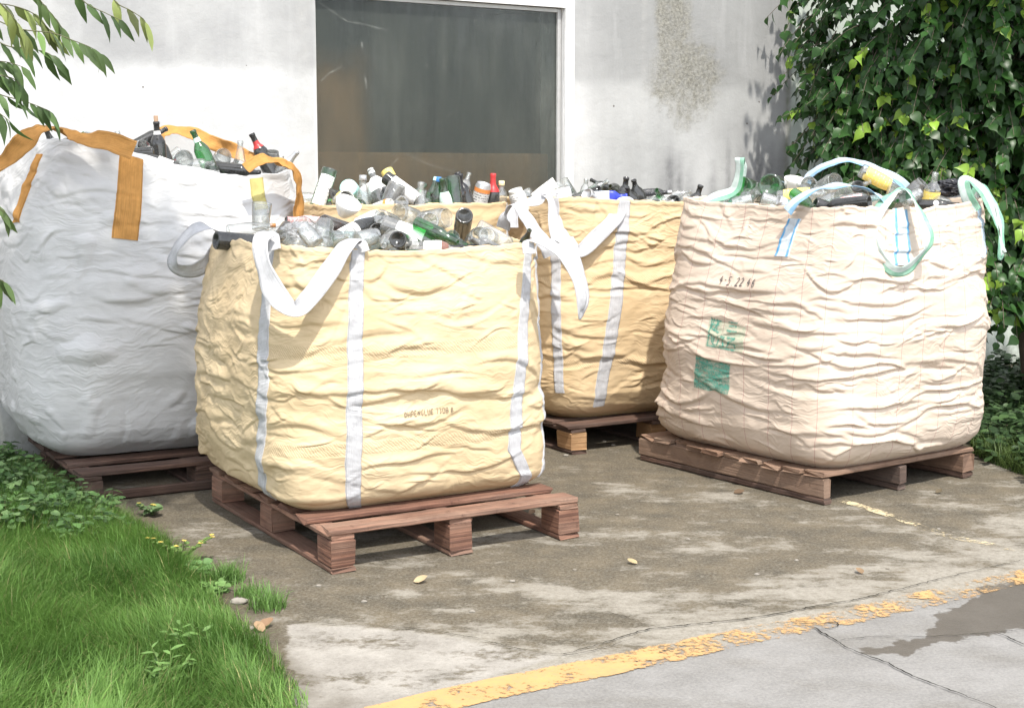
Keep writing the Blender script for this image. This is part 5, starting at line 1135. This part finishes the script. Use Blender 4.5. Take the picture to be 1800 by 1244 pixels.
# ------------------------------------------------------------------ vegetation
HEART = (np.array([0, .10, .28, .48, .66, .80, 1.0]), np.array([.04, .27, .36, .31, .17, .055, .0]))
LANCE = (np.array([0, .12, .30, .50, .70, .86, 1.0]), np.array([.01, .085, .135, .14, .10, .05, .0]))
OVAL = (np.array([0, .12, .30, .50, .70, .88, 1.0]), np.array([.04, .24, .36, .38, .30, .16, .0]))
def leaves(base, dirs, nrm, ln, shape, col, droop=.25, fold=.22):
    """a batch of folded, drooping leaves: base points, midrib directions, facing normals, lengths"""
    base, dirs, nrm = [np.asarray(a, float) for a in (base, dirs, nrm)]; N = len(base); ln = np.asarray(ln, float)
    dirs = dirs / np.linalg.norm(dirs, axis=1)[:, None]; side = np.cross(dirs, nrm); side /= np.linalg.norm(side, axis=1)[:, None] + 1e-9
    up = np.cross(side, dirs); t, hw = shape; K = len(t)
    dr = droop * RNG.uniform(.4, 1.6, N)
    mid = base[:, None] + dirs[:, None] * (t[None, :, None] * ln[:, None, None]) - up[:, None] * (dr[:, None] * ln[:, None] * t[None]**2)[..., None]
    f = fold * RNG.uniform(.3, 1.6, N)
    wv = hw[None] * ln[:, None]
    wav = 1 + .10 * RNG.normal(size=(N, K))
    l = mid + side[:, None] * (wv * wav)[..., None] + up[:, None] * (f[:, None] * wv)[..., None]
    r = mid - side[:, None] * (wv * wav)[..., None] + up[:, None] * (f[:, None] * wv)[..., None]
    V = np.stack([l, mid, r], 2).reshape(-1, 3)
    q = []
    for k in range(K - 1):
        for j in range(2): q.append([k * 3 + j, k * 3 + j + 1, (k + 1) * 3 + j + 1, (k + 1) * 3 + j])
    q = np.array(q); Fc = (q[None] + (np.arange(N) * K * 3)[:, None, None]).reshape(-1, 4)
    C = np.ones((N, K * 3, 4)); C[..., :3] = np.asarray(col)[:, None]
    return V, Fc, C.reshape(-1, 4)
def tubes(paths, r0, r1, seg=6):
    V = []; Fc = []
    for P, a, b_ in zip(paths, r0, r1):
        P = np.asarray(P, float); n = len(P); tn = np.gradient(P, axis=0); tn /= np.linalg.norm(tn, axis=1)[:, None] + 1e-9
        ref = np.array([.3, .9, .2]); u = np.cross(tn, ref); u /= np.linalg.norm(u, axis=1)[:, None] + 1e-9; v = np.cross(tn, u)
        th = np.arange(seg) * 2 * math.pi / seg; r = np.linspace(a, b_, n)
        ring = P[:, None] + (u[:, None] * np.cos(th)[None, :, None] + v[:, None] * np.sin(th)[None, :, None]) * r[:, None, None]
        b = len(V); V += list(ring.reshape(-1, 3)); Fc += (grid_faces(n, seg, True) + b).tolist()
    return V, Fc
M['bark'] = simple('grey_brown_bark', (.13, .10, .075), .9, .35, 14, .5)
M['twig'] = simple('green_brown_twig', (.10, .10, .05), .8, .3, 20, .3)
M['ficus'] = leafmat('glossy_dark_leaf', .22, .36, .16)
M['lance'] = leafmat('slender_leaf', .4, .42, .32)
M['herb'] = leafmat('ground_cover_leaf', .3, .5, .3)
M['grass'] = leafmat('grass_blade', .3, .5, .40)
def unit(v): v = np.asarray(v, float); return v / (np.linalg.norm(v, axis=-1, keepdims=True) + 1e-9)

# ---- ficus tree at the right, in front of the wall
tr = tag(empty('ficus_tree', (3.4, 9.05, 0)), 'dense dark ficus tree with pointed glossy leaves at the right against the wall', 'tree')
ELL = [((2.86, 9.0, 2.45), (.98, .75, 1.15), 1.5), ((3.3, 8.8, 2.7), (.9, .6, .8), .9), ((3.05, 8.95, 1.55), (1.02, .72, .85), 1.1), ((3.75, 8.8, 1.7), (.8, .7, .95), .9), ((3.1, 8.7, .95), (1.05, .55, .50), .8), ((3.25, 8.45, 3.6), (1.15, 1.0, .6), 1.0), ((2.28, 8.95, 1.75), (.40, .45, .6), .45)]
B, Dn, Nn, Ln, Cc, tw = [], [], [], [], [], []
for (c, r, wgt) in ELL:
    c = np.array(c); r = np.array(r); nt_ = int(520 * wgt)
    for q in range(nt_):
        d = unit(RNG.normal(size=3)); 
        if d[1] > .35: d[1] *= -1
        rad = RNG.uniform(.55, 1.0) ** .55
        if pn(*(d * 2.3 + c)) > .55: continue          # openings between the boughs
        o = c + d * r * rad
        if c[2] < 3 and o[2] < .85: o[2] = RNG.uniform(.85, 1.2)
        ax = unit(d * np.array([1, 1, .35]) + np.array([0, -.25, -.45]) + RNG.normal(0, .35, 3))
        L = RNG.uniform(.22, .42); n = RNG.integers(8, 14)
        tt = np.linspace(0, 1, 6)[:, None]; path = o + ax * L * tt - np.array([0, 0, 1.]) * (L * .35 * tt**2); tw.append(path)
        shade = RNG.uniform(.75, 1.2); young = RNG.uniform() < .11
        for k in range(n):
            u = (k + .6) / n; p = np.array([np.interp(u, tt[:, 0], path[:, i]) for i in range(3)])
            lat = unit(np.cross(ax, [0, 0, 1]) + 1e-6) * (1 if k % 2 else -1)
            B.append(p); Dn.append(unit(ax * .55 + lat * .60 + np.array([0, -.15, -.62]) + RNG.normal(0, .30, 3)))
            Nn.append(unit(d * np.array([.8, .8, .3]) + np.array([-.1, -.42, .70]) + RNG.normal(0, .42, 3))); Ln.append(RNG.uniform(.055, .092))
            if (young and k > n - 5) or RNG.uniform() < .02: Cc.append(np.array([.17, .28, .035]) * RNG.uniform(.7, 1.25))
            else: Cc.append(np.array([.021, .058, .012]) * shade * RNG.uniform(.7, 1.35))
V, Fc, C = leaves(B, Dn, Nn, Ln, HEART, Cc, .38, .25)
mesh_obj('crown', V, Fc, M['ficus'], col={'tint': C}, parent=tr)
V, Fc = tubes(tw, [.0035] * len(tw), [.0012] * len(tw), 4)
mesh_obj('twigs', V, Fc, M['bark'], parent=tr)
st_ = []
for (x0, y0, x1, y1, z1, r_) in [(3.45, 9.05, 2.85, 9.0, 3.3, .075), (3.52, 9.1, 3.5, 8.9, 3.4, .06), (3.38, 9.12, 2.45, 9.05, 2.9, .045), (3.58, 9.0, 3.9, 8.8, 2.8, .05), (3.42, 8.98, 2.9, 8.6, 3.6, .05), (3.48, 9.02, 3.3, 8.4, 3.5, .05)]:
    tt = np.linspace(0, 1, 14)[:, None]
    P = np.array([x0, y0, -.05]) * (1 - tt) + np.array([x1, y1, z1]) * tt; P[:, :2] += (np.array([x0, y0]) - P[:, :2]) * (.5 * (1 - tt)) + .03 * np.stack([fbm(tt[:, 0] * 4, x1, 1.), fbm(tt[:, 0] * 4, y1, 5.)], -1)
    st_.append((P, r_))
V, Fc = tubes([p for p, r in st_], [r for p, r in st_], [r * .3 for p, r in st_], 10)
mesh_obj('trunk', V, Fc, M['bark'], parent=tr)

# ---- tree on the left whose drooping twigs hang into view
tl = tag(empty('leafy_tree', (-3.0, 4.7, 0)), 'tree at the left edge with slender drooping leaves hanging over the white bag', 'tree')
B, Dn, Nn, Ln, Cc, tw, twr = [], [], [], [], [], [], []
def twig(pts, n, lmin=.075, lmax=.10, light=0.0, seed=0):
    P = catmull([atY(*p) for p in pts], 24); tw.append(P); twr.append(.0022)
    for k in range(n):
        u = (k + .8) / n * 23; i = int(min(u, 22)); p = P[i] + (P[i + 1] - P[i]) * (u - i); tdir = unit(P[min(i + 1, 23)] - P[i])
        s_ = 1 if k % 2 else -1
        B.append(p); Dn.append(unit(tdir * .75 + np.array([.12 * s_, -.25 * s_, -.72]) + RNG.normal(0, .16, 3)))
        Nn.append(unit(np.array([.25 * s_ + .3, -.65, .55]) + RNG.normal(0, .35, 3))); Ln.append(RNG.uniform(lmin, lmax))
        Cc.append(np.array([.075, .13, .04]) * (1 + 1.2 * (RNG.uniform() < light)) * RNG.uniform(.6, 1.25) * np.array([1 + .5 * light, 1, 1]))
Y0 = 4.45
for pts, n, lt in [
    ([(-40, 20, Y0), (30, 50, Y0), (90, 58, Y0 - .02), (130, 72, Y0 - .03), (160, 84, Y0 - .04), (178, 96, Y0)], 12, .15),
    ([(120, -30, Y0), (150, 5, Y0), (187, 24, Y0), (212, 36, Y0)], 5, .0),
    ([(180, -30, Y0 + .1), (205, 5, Y0 + .1), (228, 18, Y0 + .1), (250, 32, Y0 + .1), (256, 40, Y0 + .1)], 4, .9),
    ([(-40, 50, Y0 + .1), (10, 80, Y0 + .1), (45, 84, Y0 + .1), (80, 92, Y0 + .1), (100, 104, Y0 + .1)], 9, .0),
    ([(-30, 5, Y0 + .2), (20, 10, Y0 + .2), (60, 25, Y0 + .2), (85, 50, Y0 + .2), (95, 60, Y0 + .2)], 10, .8),
    ([(-30, -20, Y0 - .1), (10, 15, Y0 - .1), (30, 40, Y0 - .1), (45, 62, Y0 - .1)], 9, .9),
    ([(40, -40, Y0 + .15), (70, 0, Y0 + .15), (95, 30, Y0 + .15), (110, 50, Y0 + .15)], 7, .2),
    ([(-30, 122, Y0), (0, 132, Y0), (22, 138, Y0), (36, 150, Y0)], 5, .0),
    ([(-30, 152, Y0 + .1), (5, 168, Y0 + .1), (35, 176, Y0 + .1), (65, 186, Y0 + .1), (88, 196, Y0 + .1)], 9, .0),
    ([(-30, 180, Y0 - .1), (0, 200, Y0 - .1), (18, 214, Y0 - .1)], 4, .0),
    ([(-30, 350, Y0 - .2), (-5, 362, Y0 - .2), (8, 374, Y0 - .2)], 4, .3),
    ([(-40, 470, Y0 - .2), (-10, 486, Y0 - .2), (8, 496, Y0 - .2)], 4, .2),
    ([(-60, 90, Y0), (-20, 105, Y0), (15, 110, Y0), (40, 118, Y0)], 6, .1)]:
    twig(pts, n, light=lt)
c = np.array([-1.5, 4.32, 4.3]); r = np.array([1.0, .52, .5])  # upper crown out of view, shaped and placed to shade the white bag
for q in range(800):
    d = unit(RNG.normal(size=3)); o = c + d * r * RNG.uniform(.2, 1.0); ax = unit(d + np.array([.2, -.1, -.4]) + RNG.normal(0, .3, 3)); L = RNG.uniform(.2, .35)
    P = o + ax * L * np.linspace(0, 1, 6)[:, None] - np.array([0, 0, .1]) * np.linspace(0, 1, 6)[:, None]**2; tw.append(P); twr.append(.0025)
    for k in range(9):
        B.append(P[min(5, int(k * 6 / 9))]); Dn.append(unit(ax * .5 + np.array([0, 0, -.6]) + RNG.normal(0, .4, 3))); Nn.append(unit(np.array([.2, -.3, .9]) + RNG.normal(0, .4, 3)))
        Ln.append(RNG.uniform(.08, .11)); Cc.append(np.array([.06, .11, .035]) * RNG.uniform(.7, 1.5))
BR = [((-2.75, 4.8, 1.9), tuple(atY(-40, 20, Y0)), .022, .003), ((-2.8, 4.78, 1.45), tuple(atY(-32, 150, Y0 + .05)), .016, .003), ((-2.85, 4.76, 1.0), tuple(atY(-30, 350, Y0 - .2)), .012, .0025), ((-2.9, 4.74, .75), tuple(atY(-40, 470, Y0 - .2)), .010, .0025), ((-2.74, 4.8, 2.05), tuple(atY(120, -32, Y0)), .016, .003)]
for (a, b, r0, r1) in BR:                            # leafy side shoots along the boughs
    for q in range(16):
        t_ = RNG.uniform(.15, .90); o = np.array(a) * (1 - t_) + np.array(b) * t_; o[2] += .06 * math.sin(t_ * math.pi)
        if proj(o)[0] > -170: continue
        ax = unit(np.array([RNG.uniform(-.5, .15), RNG.normal(0, .7), RNG.uniform(-.5, .2)])); L = RNG.uniform(.12, .26)
        P = o + ax * L * np.linspace(0, 1, 8)[:, None] - np.array([0, 0, .08]) * np.linspace(0, 1, 8)[:, None]**2; tw.append(P); twr.append(.002)
        for k in range(8):
            B.append(P[k]); Dn.append(unit(ax * .6 + np.array([0, 0, -.7]) + RNG.normal(0, .3, 3))); Nn.append(unit(np.array([.2, -.5, .6]) + RNG.normal(0, .35, 3))); Ln.append(RNG.uniform(.075, .10)); Cc.append(np.array([.075, .13, .04]) * RNG.uniform(.6, 1.3))
V, Fc, C = leaves(B, Dn, Nn, Ln, LANCE, Cc, .35, .2)
mesh_obj('foliage', V, Fc, M['lance'], col={'tint': C}, parent=tl)
V, Fc = tubes(tw, twr, [x * .45 for x in twr], 5); mesh_obj('twigs', V, Fc, M['twig'], parent=tl)
st_ = []
for (a, b, r0, r1) in [((-3.0, 4.7, -.05), (-2.75, 4.8, 2.1), .085, .06), ((-2.76, 4.79, 2.0), (-1.3, 4.8, 4.3), .05, .02), ((-2.76, 4.8, 2.0), (-2.1, 4.9, 4.3), .045, .02), *BR]:
    tt = np.linspace(0, 1, 12)[:, None]; P = np.array(a) * (1 - tt) + np.array(b) * tt; P[:, 2] += .06 * np.sin(tt[:, 0] * math.pi) * (abs(b[2] - a[2]) < 1.2)
    P += .02 * np.stack([fbm(tt[:, 0] * 4, r0 * 99, b[2]), fbm(tt[:, 0] * 4, b[0], 5.), 0 * tt[:, 0]], -1) * np.sin(tt * math.pi); st_.append((P, r0, r1))
V, Fc = tubes([q[0] for q in st_], [q[1] for q in st_], [q[2] for q in st_], 9); mesh_obj('trunk', V, Fc, M['bark'], parent=tl)

# ---- lawn: every blade is a bent strip, laid in swirls
def sample_poly(poly, n, box, umin=-90, umax=1e9):
    out = np.zeros((0, 2))
    while len(out) < n:
        q = np.stack([RNG.uniform(box[0], box[1], n), RNG.uniform(box[2], box[3], n)], -1)
        ok = pip(q[:, 0], q[:, 1], poly); q = q[ok]
        u, v = proj(np.column_stack([q, np.zeros(len(q))])); q = q[(u > umin) & (u < umax) & (v < 1400)]
        out = np.vstack([out, q])
    return out[:n]
def blades(P, h, lean, az, wd, col, K=5):
    N = len(P); t = np.linspace(0, 1, K); hd = np.stack([np.cos(az), np.sin(az), 0 * az], -1); sdv = np.stack([-np.sin(az), np.cos(az), 0 * az], -1)
    a = lean[:, None] * t[None]                                         # bends over more and more
    dz = np.cumsum(np.concatenate([np.zeros((N, 1)), np.cos(a[:, 1:]) / (K - 1)], 1), 1) * h[:, None]
    dx = np.cumsum(np.concatenate([np.zeros((N, 1)), np.sin(a[:, 1:]) / (K - 1)], 1), 1) * h[:, None]
    c = P[:, None] + hd[:, None] * dx[..., None] + np.array([0, 0, 1.]) * dz[..., None]
    ww = wd[:, None] * (1 - t[None] ** 1.6) + .0002
    V = np.stack([c - sdv[:, None] * ww[..., None], c + sdv[:, None] * ww[..., None]], 2).reshape(-1, 3)
    q = np.array([[2 * k, 2 * k + 1, 2 * k + 3, 2 * k + 2] for k in range(K - 1)])
    Fc = (q[None] + (np.arange(N) * 2 * K)[:, None, None]).reshape(-1, 4)
    C = np.ones((N, 2 * K, 4)); C[..., :3] = col[:, None]
    return V, Fc, C.reshape(-1, 4)
GP = sample_poly(LAWN, 78000, (-3.3, -.3, 3.1, 8.0))
GP = np.vstack([GP, sample_poly(LAWN, 34000, (-5.6, -1.2, 3.1, 8.6), -1700, -90)])
sd_l = poly_sd(GP[:, 0], GP[:, 1], LAWN); u_, v_ = proj(np.column_stack([GP, np.zeros(len(GP))]))
keep = RNG.uniform(size=len(GP)) < np.clip(.25 + sd_l * 9, 0, 1) * np.where((v_ < 930) & (u_ > -90), .35, 1); GP, sd_l, v_, u_ = GP[keep], sd_l[keep], v_[keep], u_[keep]
N = len(GP); sw = fbm(GP[:, 0] * 2.2, GP[:, 1] * 2.2, 1.5); ht = fbm(GP[:, 0] * 3.1, GP[:, 1] * 3.1, 6.5)
az = sw * 5.5 + RNG.normal(0, .9, N) - .4
h = np.clip(.130 + .07 * ht + RNG.normal(0, .022, N), .035, .22) * np.clip(.45 + sd_l * 3.5, .45, 1)
lean = np.clip(1.15 + .5 * fbm(GP[:, 0] * 4, GP[:, 1] * 4, 3.5) + RNG.normal(0, .35, N), .2, 2.3)
tone = np.clip(.5 + .9 * fbm(GP[:, 0] * 1.7, GP[:, 1] * 1.7, 9.5) + RNG.normal(0, .22, N), 0, 1)[:, None]
cg = np.array([.068, .150, .028]) * (1 - tone) + np.array([.175, .310, .070]) * tone
dryb = RNG.uniform(size=N) < .045; cg[dryb] = np.array([.36, .33, .15]) * RNG.uniform(.7, 1.2, (dryb.sum(), 1))
V, Fc, C = blades(np.column_stack([GP, np.full(N, .008)]), h, lean, az, RNG.uniform(.0005, .0013, N) * np.where(RNG.uniform(size=N) < .06, 2.6, 1) * np.where(u_ < -90, 2.0, 1), cg)
tag(mesh_obj('grass', V, Fc, M['grass'], col={'tint': C}), 'long soft green grass lying in swirls at the lower left', 'grass', kind='stuff')
# taller single stalks
# ---- leafy ground cover between the lawn and the pallets
def herb_patch(name, poly, n, box, hmin, hmax, lmin, lmax, cols, label, shape=OVAL, hfun=None):
    P = sample_poly(poly, n, box); B, Dn, Nn, Ln, Cc = [], [], [], [], []; stems = []
    dens = fbm(P[:, 0] * 5, P[:, 1] * 5, 2.2)
    for i, p in enumerate(P):
        hh = RNG.uniform(hmin, hmax) * (.65 + .7 * max(0, dens[i] + .4)) * (hfun(p) if hfun else 1)
        top = np.array([p[0] + RNG.normal(0, .025), p[1] + RNG.normal(0, .025), hh]); stems.append(np.array([[p[0], p[1], 0], (np.array([p[0], p[1], 0]) + top) / 2 + RNG.normal(0, .008, 3), top]))
        for k in range(RNG.integers(3, 6)):
            a = RNG.uniform(0, 6.28); dz = RNG.uniform(0, .6)
            B.append(top - np.array([0, 0, hh * dz * .7])); Dn.append(unit([math.cos(a), math.sin(a), RNG.uniform(-.35, .35)])); Nn.append(unit(np.array([0, -.15, 1]) + RNG.normal(0, .28, 3)))
            Ln.append(RNG.uniform(lmin, lmax)); Cc.append(np.array(cols[RNG.integers(len(cols))]) * RNG.uniform(.65, 1.3))
    V, Fc, C = leaves(B, Dn, Nn, Ln, shape, Cc, .15, .15)
    Vs, Fs = tubes(stems, [.0016] * len(stems), [.0009] * len(stems), 3); Cs = np.ones((len(Vs), 4)); Cs[:, :3] = (.07, .12, .035)
    Fall = Fc.tolist() + (np.array(Fs) + len(V)).tolist()
    tag(mesh_obj(name, np.vstack([V, np.array(Vs)]), Fall, M['herb'], col={'tint': np.vstack([C, Cs])}), label, 'ground cover', kind='stuff')
COVER = px_poly([(-120, 770), (0, 812), (60, 840), (150, 890), (205, 925), (235, 960), (150, 975), (60, 965), (-120, 960)])
herb_patch('ground_cover', COVER, 900, (-3.6, -1.2, 5.0, 8.4), .05, .16, .026, .046, [(.075, .15, .045), (.10, .19, .06), (.06, .12, .04), (.13, .21, .08)], 'dull green leafy ground cover between the lawn and the dark pallet')
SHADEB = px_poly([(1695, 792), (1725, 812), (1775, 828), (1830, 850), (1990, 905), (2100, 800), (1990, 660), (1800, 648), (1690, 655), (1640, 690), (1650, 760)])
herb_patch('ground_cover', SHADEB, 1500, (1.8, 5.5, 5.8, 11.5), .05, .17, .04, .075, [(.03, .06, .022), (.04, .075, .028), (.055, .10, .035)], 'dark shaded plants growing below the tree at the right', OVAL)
EDGE = px_poly([(1712, 800), (1760, 822), (1830, 848), (1960, 895), (1960, 868), (1830, 815), (1760, 790), (1705, 780)])
GP = sample_poly(EDGE, 3800, (1.9, 4.5, 5.2, 8.0)); N = len(GP)
V, Fc, C = blades(np.column_stack([GP, np.zeros(N)]), RNG.uniform(.04, .15, N), RNG.uniform(.5, 1.9, N), RNG.uniform(0, 6.28, N), RNG.uniform(.0012, .0028, N), np.array([.085, .13, .035]) * RNG.uniform(.6, 1.5, (N, 1)))
tag(mesh_obj('grass', V, Fc, M['grass'], col={'tint': C}), 'rough grass along the edge of the shaded plants at the right', 'grass', kind='stuff')

# ---- single plants and litter
def herb(px, py, n, hh, lmin, lmax, col, label, shape, name='weed', spread=.06, up=.5, flowers=0, cat='plant', group=None):
    g = at(px, py); B, Dn, Nn, Ln, Cc, stems = [], [], [], [], [], []
    fl = []
    for s_ in range(n):
        a = RNG.uniform(0, 6.28); tip = g + np.array([math.cos(a) * spread * RNG.uniform(.3, 1.3), math.sin(a) * spread * RNG.uniform(.3, 1.3), hh * RNG.uniform(.6, 1.1)])
        mid = (g + tip) / 2 + np.array([0, 0, hh * .12]); P = catmull([g + RNG.normal(0, .006, 3) * [1, 1, 0], mid, tip], 10); stems.append(P)
        for k in range(7):
            i = 2 + k if k < 7 else 9; aa = a + (1.2 if k % 2 else -1.2) + RNG.normal(0, .4)
            B.append(P[i]); Dn.append(unit([math.cos(aa), math.sin(aa), up * RNG.uniform(.2, 1)])); Nn.append(unit(np.array([0, -.3, 1]) + RNG.normal(0, .25, 3))); Ln.append(RNG.uniform(lmin, lmax)); Cc.append(np.array(col) * RNG.uniform(.75, 1.3))
        fl.append(tip)
    V, Fc, C = leaves(B, Dn, Nn, Ln, shape, Cc, .2, .15)
    Vs, Fs = tubes(stems, [.0018] * n, [.0009] * n, 4); Cs = np.ones((len(Vs), 4)); Cs[:, :3] = (.14, .20, .06)
    r_ = tag(empty(name, g), label, cat, group)
    mesh_obj('leaves', V, Fc, M['herb'], col={'tint': C}, parent=r_); mesh_obj('stems', Vs, Fs, M['herb'], col={'tint': Cs}, parent=r_)
    if flowers:
        for tip in fl[:flowers]:
            V, Fc, C = leaves(np.tile(tip, (7, 1)), [[math.cos(k * .9), math.sin(k * .9), .5] for k in range(7)], np.tile([0, 0, 1.], (7, 1)) + RNG.normal(0, .1, (7, 3)), np.full(7, .011), OVAL, np.tile([.62, .50, .12], (7, 1)))
            mesh_obj('flower', V, Fc, M['herb'], col={'tint': C}, parent=r_)
herb(322, 985, 9, .10, .015, .03, (.14, .22, .06), 'spindly weed with tiny yellow flower heads at the lawn edge', OVAL, 'flowering_weed', .11, .4, 9)
herb(352, 1018, 5, .06, .025, .04, (.13, .24, .08), 'small broad leaved weed between the lawn and the concrete', OVAL, 'weed', .04)
herb(388, 1046, 4, .045, .025, .04, (.15, .26, .08), 'low round leaved weed by the lone stones', OVAL, 'weed', .045)
herb(330, 1165, 6, .125, .028, .045, (.13, .23, .065), 'pale slender leaved herb standing in the grass, upper of two', LANCE, 'herb_plant', .07, .6)
herb(300, 1225, 8, .125, .028, .048, (.13, .23, .065), 'pale slender leaved herb at the bottom of the lawn, lower of two', LANCE, 'herb_plant', .09, .6)
herb(268, 905, 5, .05, .025, .04, (.12, .19, .08), 'small weed growing from the concrete before the dark pallet', OVAL, 'weed', .05, .4, 4)
def tuft(px, py, n, hh, label):
    g = at(px, py); P = g + np.column_stack([np.clip(RNG.normal(0, .03, n), -.06, .06), np.clip(RNG.normal(0, .03, n), -.06, .06), np.zeros(n)])
    V, Fc, C = blades(P, RNG.uniform(.4, 1.1, n) * hh, RNG.uniform(.4, 1.7, n), RNG.uniform(0, 6.28, n), RNG.uniform(.001, .002, n), np.array([.13, .24, .06]) * RNG.uniform(.7, 1.3, (n, 1)))
    tag(mesh_obj('grass_tuft', V, Fc, M['grass'], col={'tint': C}), label, 'grass tuft')
tuft(470, 1068, 260, .085, 'small grass tuft on the concrete right of the lone stones')
tuft(398, 1022, 420, .09, 'grass tuft beside the low round leaved weed')
tuft(445, 1048, 160, .07, 'thin grass tuft between stones and larger tuft')
M['stone'] = simple('rough_stone', (.22, .20, .17), .9, .3, 25, .6)
M['stone_d'] = simple('dark_stone', (.17, .15, .12), .9, .3, 25, .6)
def stone(px, py, s, label, mat='stone', asp=(1.3, .9, .55)):
    th = np.linspace(0, math.pi, 14)[:, None]; ph = np.linspace(0, 2 * math.pi, 22)[None]
    x, y, z = np.sin(th) * np.cos(ph), np.sin(th) * np.sin(ph), np.cos(th) + 0 * ph; r = 1 + .35 * fbm(x * 1.6 + px, y * 1.6, z * 1.6 + py, 3)
    V = at(px, py) + np.stack([x * r * asp[0], y * r * asp[1], z * r * asp[2] + asp[2] * .6], -1) * s
    tag(mesh_obj('stone', V.reshape(-1, 3), grid_faces(14, 22), M[mat]), label, 'stone')
stone(420, 1060, .022, 'pale flat stone lying between weed and grass tuft')
stone(437, 1106, .014, 'small pinkish stone at the lawn edge below the pale flat one')
stone(995, 801, .010, 'pebble on the bare concrete between the pallets', 'stone', (1.4, .9, .6))
stone(1062, 776, .010, 'pale chip of rubble left of the chipboard block', 'stone')
stone(1078, 783, .009, 'white chip of rubble right beneath the chipboard block', 'stone')
M['dryleaf'] = leafmat('dry_leaf', .2, .7, .15)
def dry_leaf(px, py, ln, a, label, col=(.42, .33, .20), curl=-.9):
    g = at(px, py) + np.array([0, 0, .005])
    V, Fc, C = leaves([g], [[math.cos(a), math.sin(a), .02]], [[.1, -.25, 1]], [ln], OVAL, [col], curl * .35, .5)
    tag(mesh_obj('dry_leaf', V, Fc, M['dryleaf'], col={'tint': C}), label, 'leaf')
dry_leaf(727, 1024, .050, .15, 'curled dry leaf on the concrete before the front pallet')
dry_leaf(455, 1105, .05, .7, 'brown dry leaf at the grass edge', (.24, .15, .09))
dry_leaf(462, 1112, .045, 2.2, 'torn brown leaf lying over the one at the grass edge', (.30, .20, .12))
dry_leaf(1290, 868, .05, .3, 'small dark leaf beside the long side plank', (.12, .08, .05))
dry_leaf(1645, 868, .035, .6, 'tiny dark leaf on the concrete below the right pallet', (.10, .08, .05))
dry_leaf(1720, 745, .09, 1.9, 'reddish dry leaf among the dark plants at the right', (.32, .12, .07))

for i, (px, py, s_) in enumerate([(1085, 905, .007), (1210, 948, .006), (900, 1022, .008), (1010, 1002, .006), (1330, 1010, .007), (640, 1058, .008), (1120, 860, .006), (1400, 985, .006), (830, 1075, .007), (1560, 1000, .006), (560, 1030, .007), (1650, 930, .006)]):
    stone(px, py, s_, 'tiny grit chip scattered on the stained concrete', 'stone' if i % 3 else 'stone_d', (1.3, .9, .6))
for o in COL.objects:
    if o.get('label') == 'tiny grit chip scattered on the stained concrete': o['group'] = 'grit chips on the concrete'
dry_leaf(1120, 992, .04, 2.6, 'small pale dry leaf in the middle of the stained concrete', (.36, .28, .16))
dry_leaf(930, 905, .035, .9, 'small brown leaf right beside the front pallet', (.20, .13, .08))
dry_leaf(1515, 1010, .04, 1.8, 'small brown leaf near the worn part of the yellow line', (.22, .15, .09))
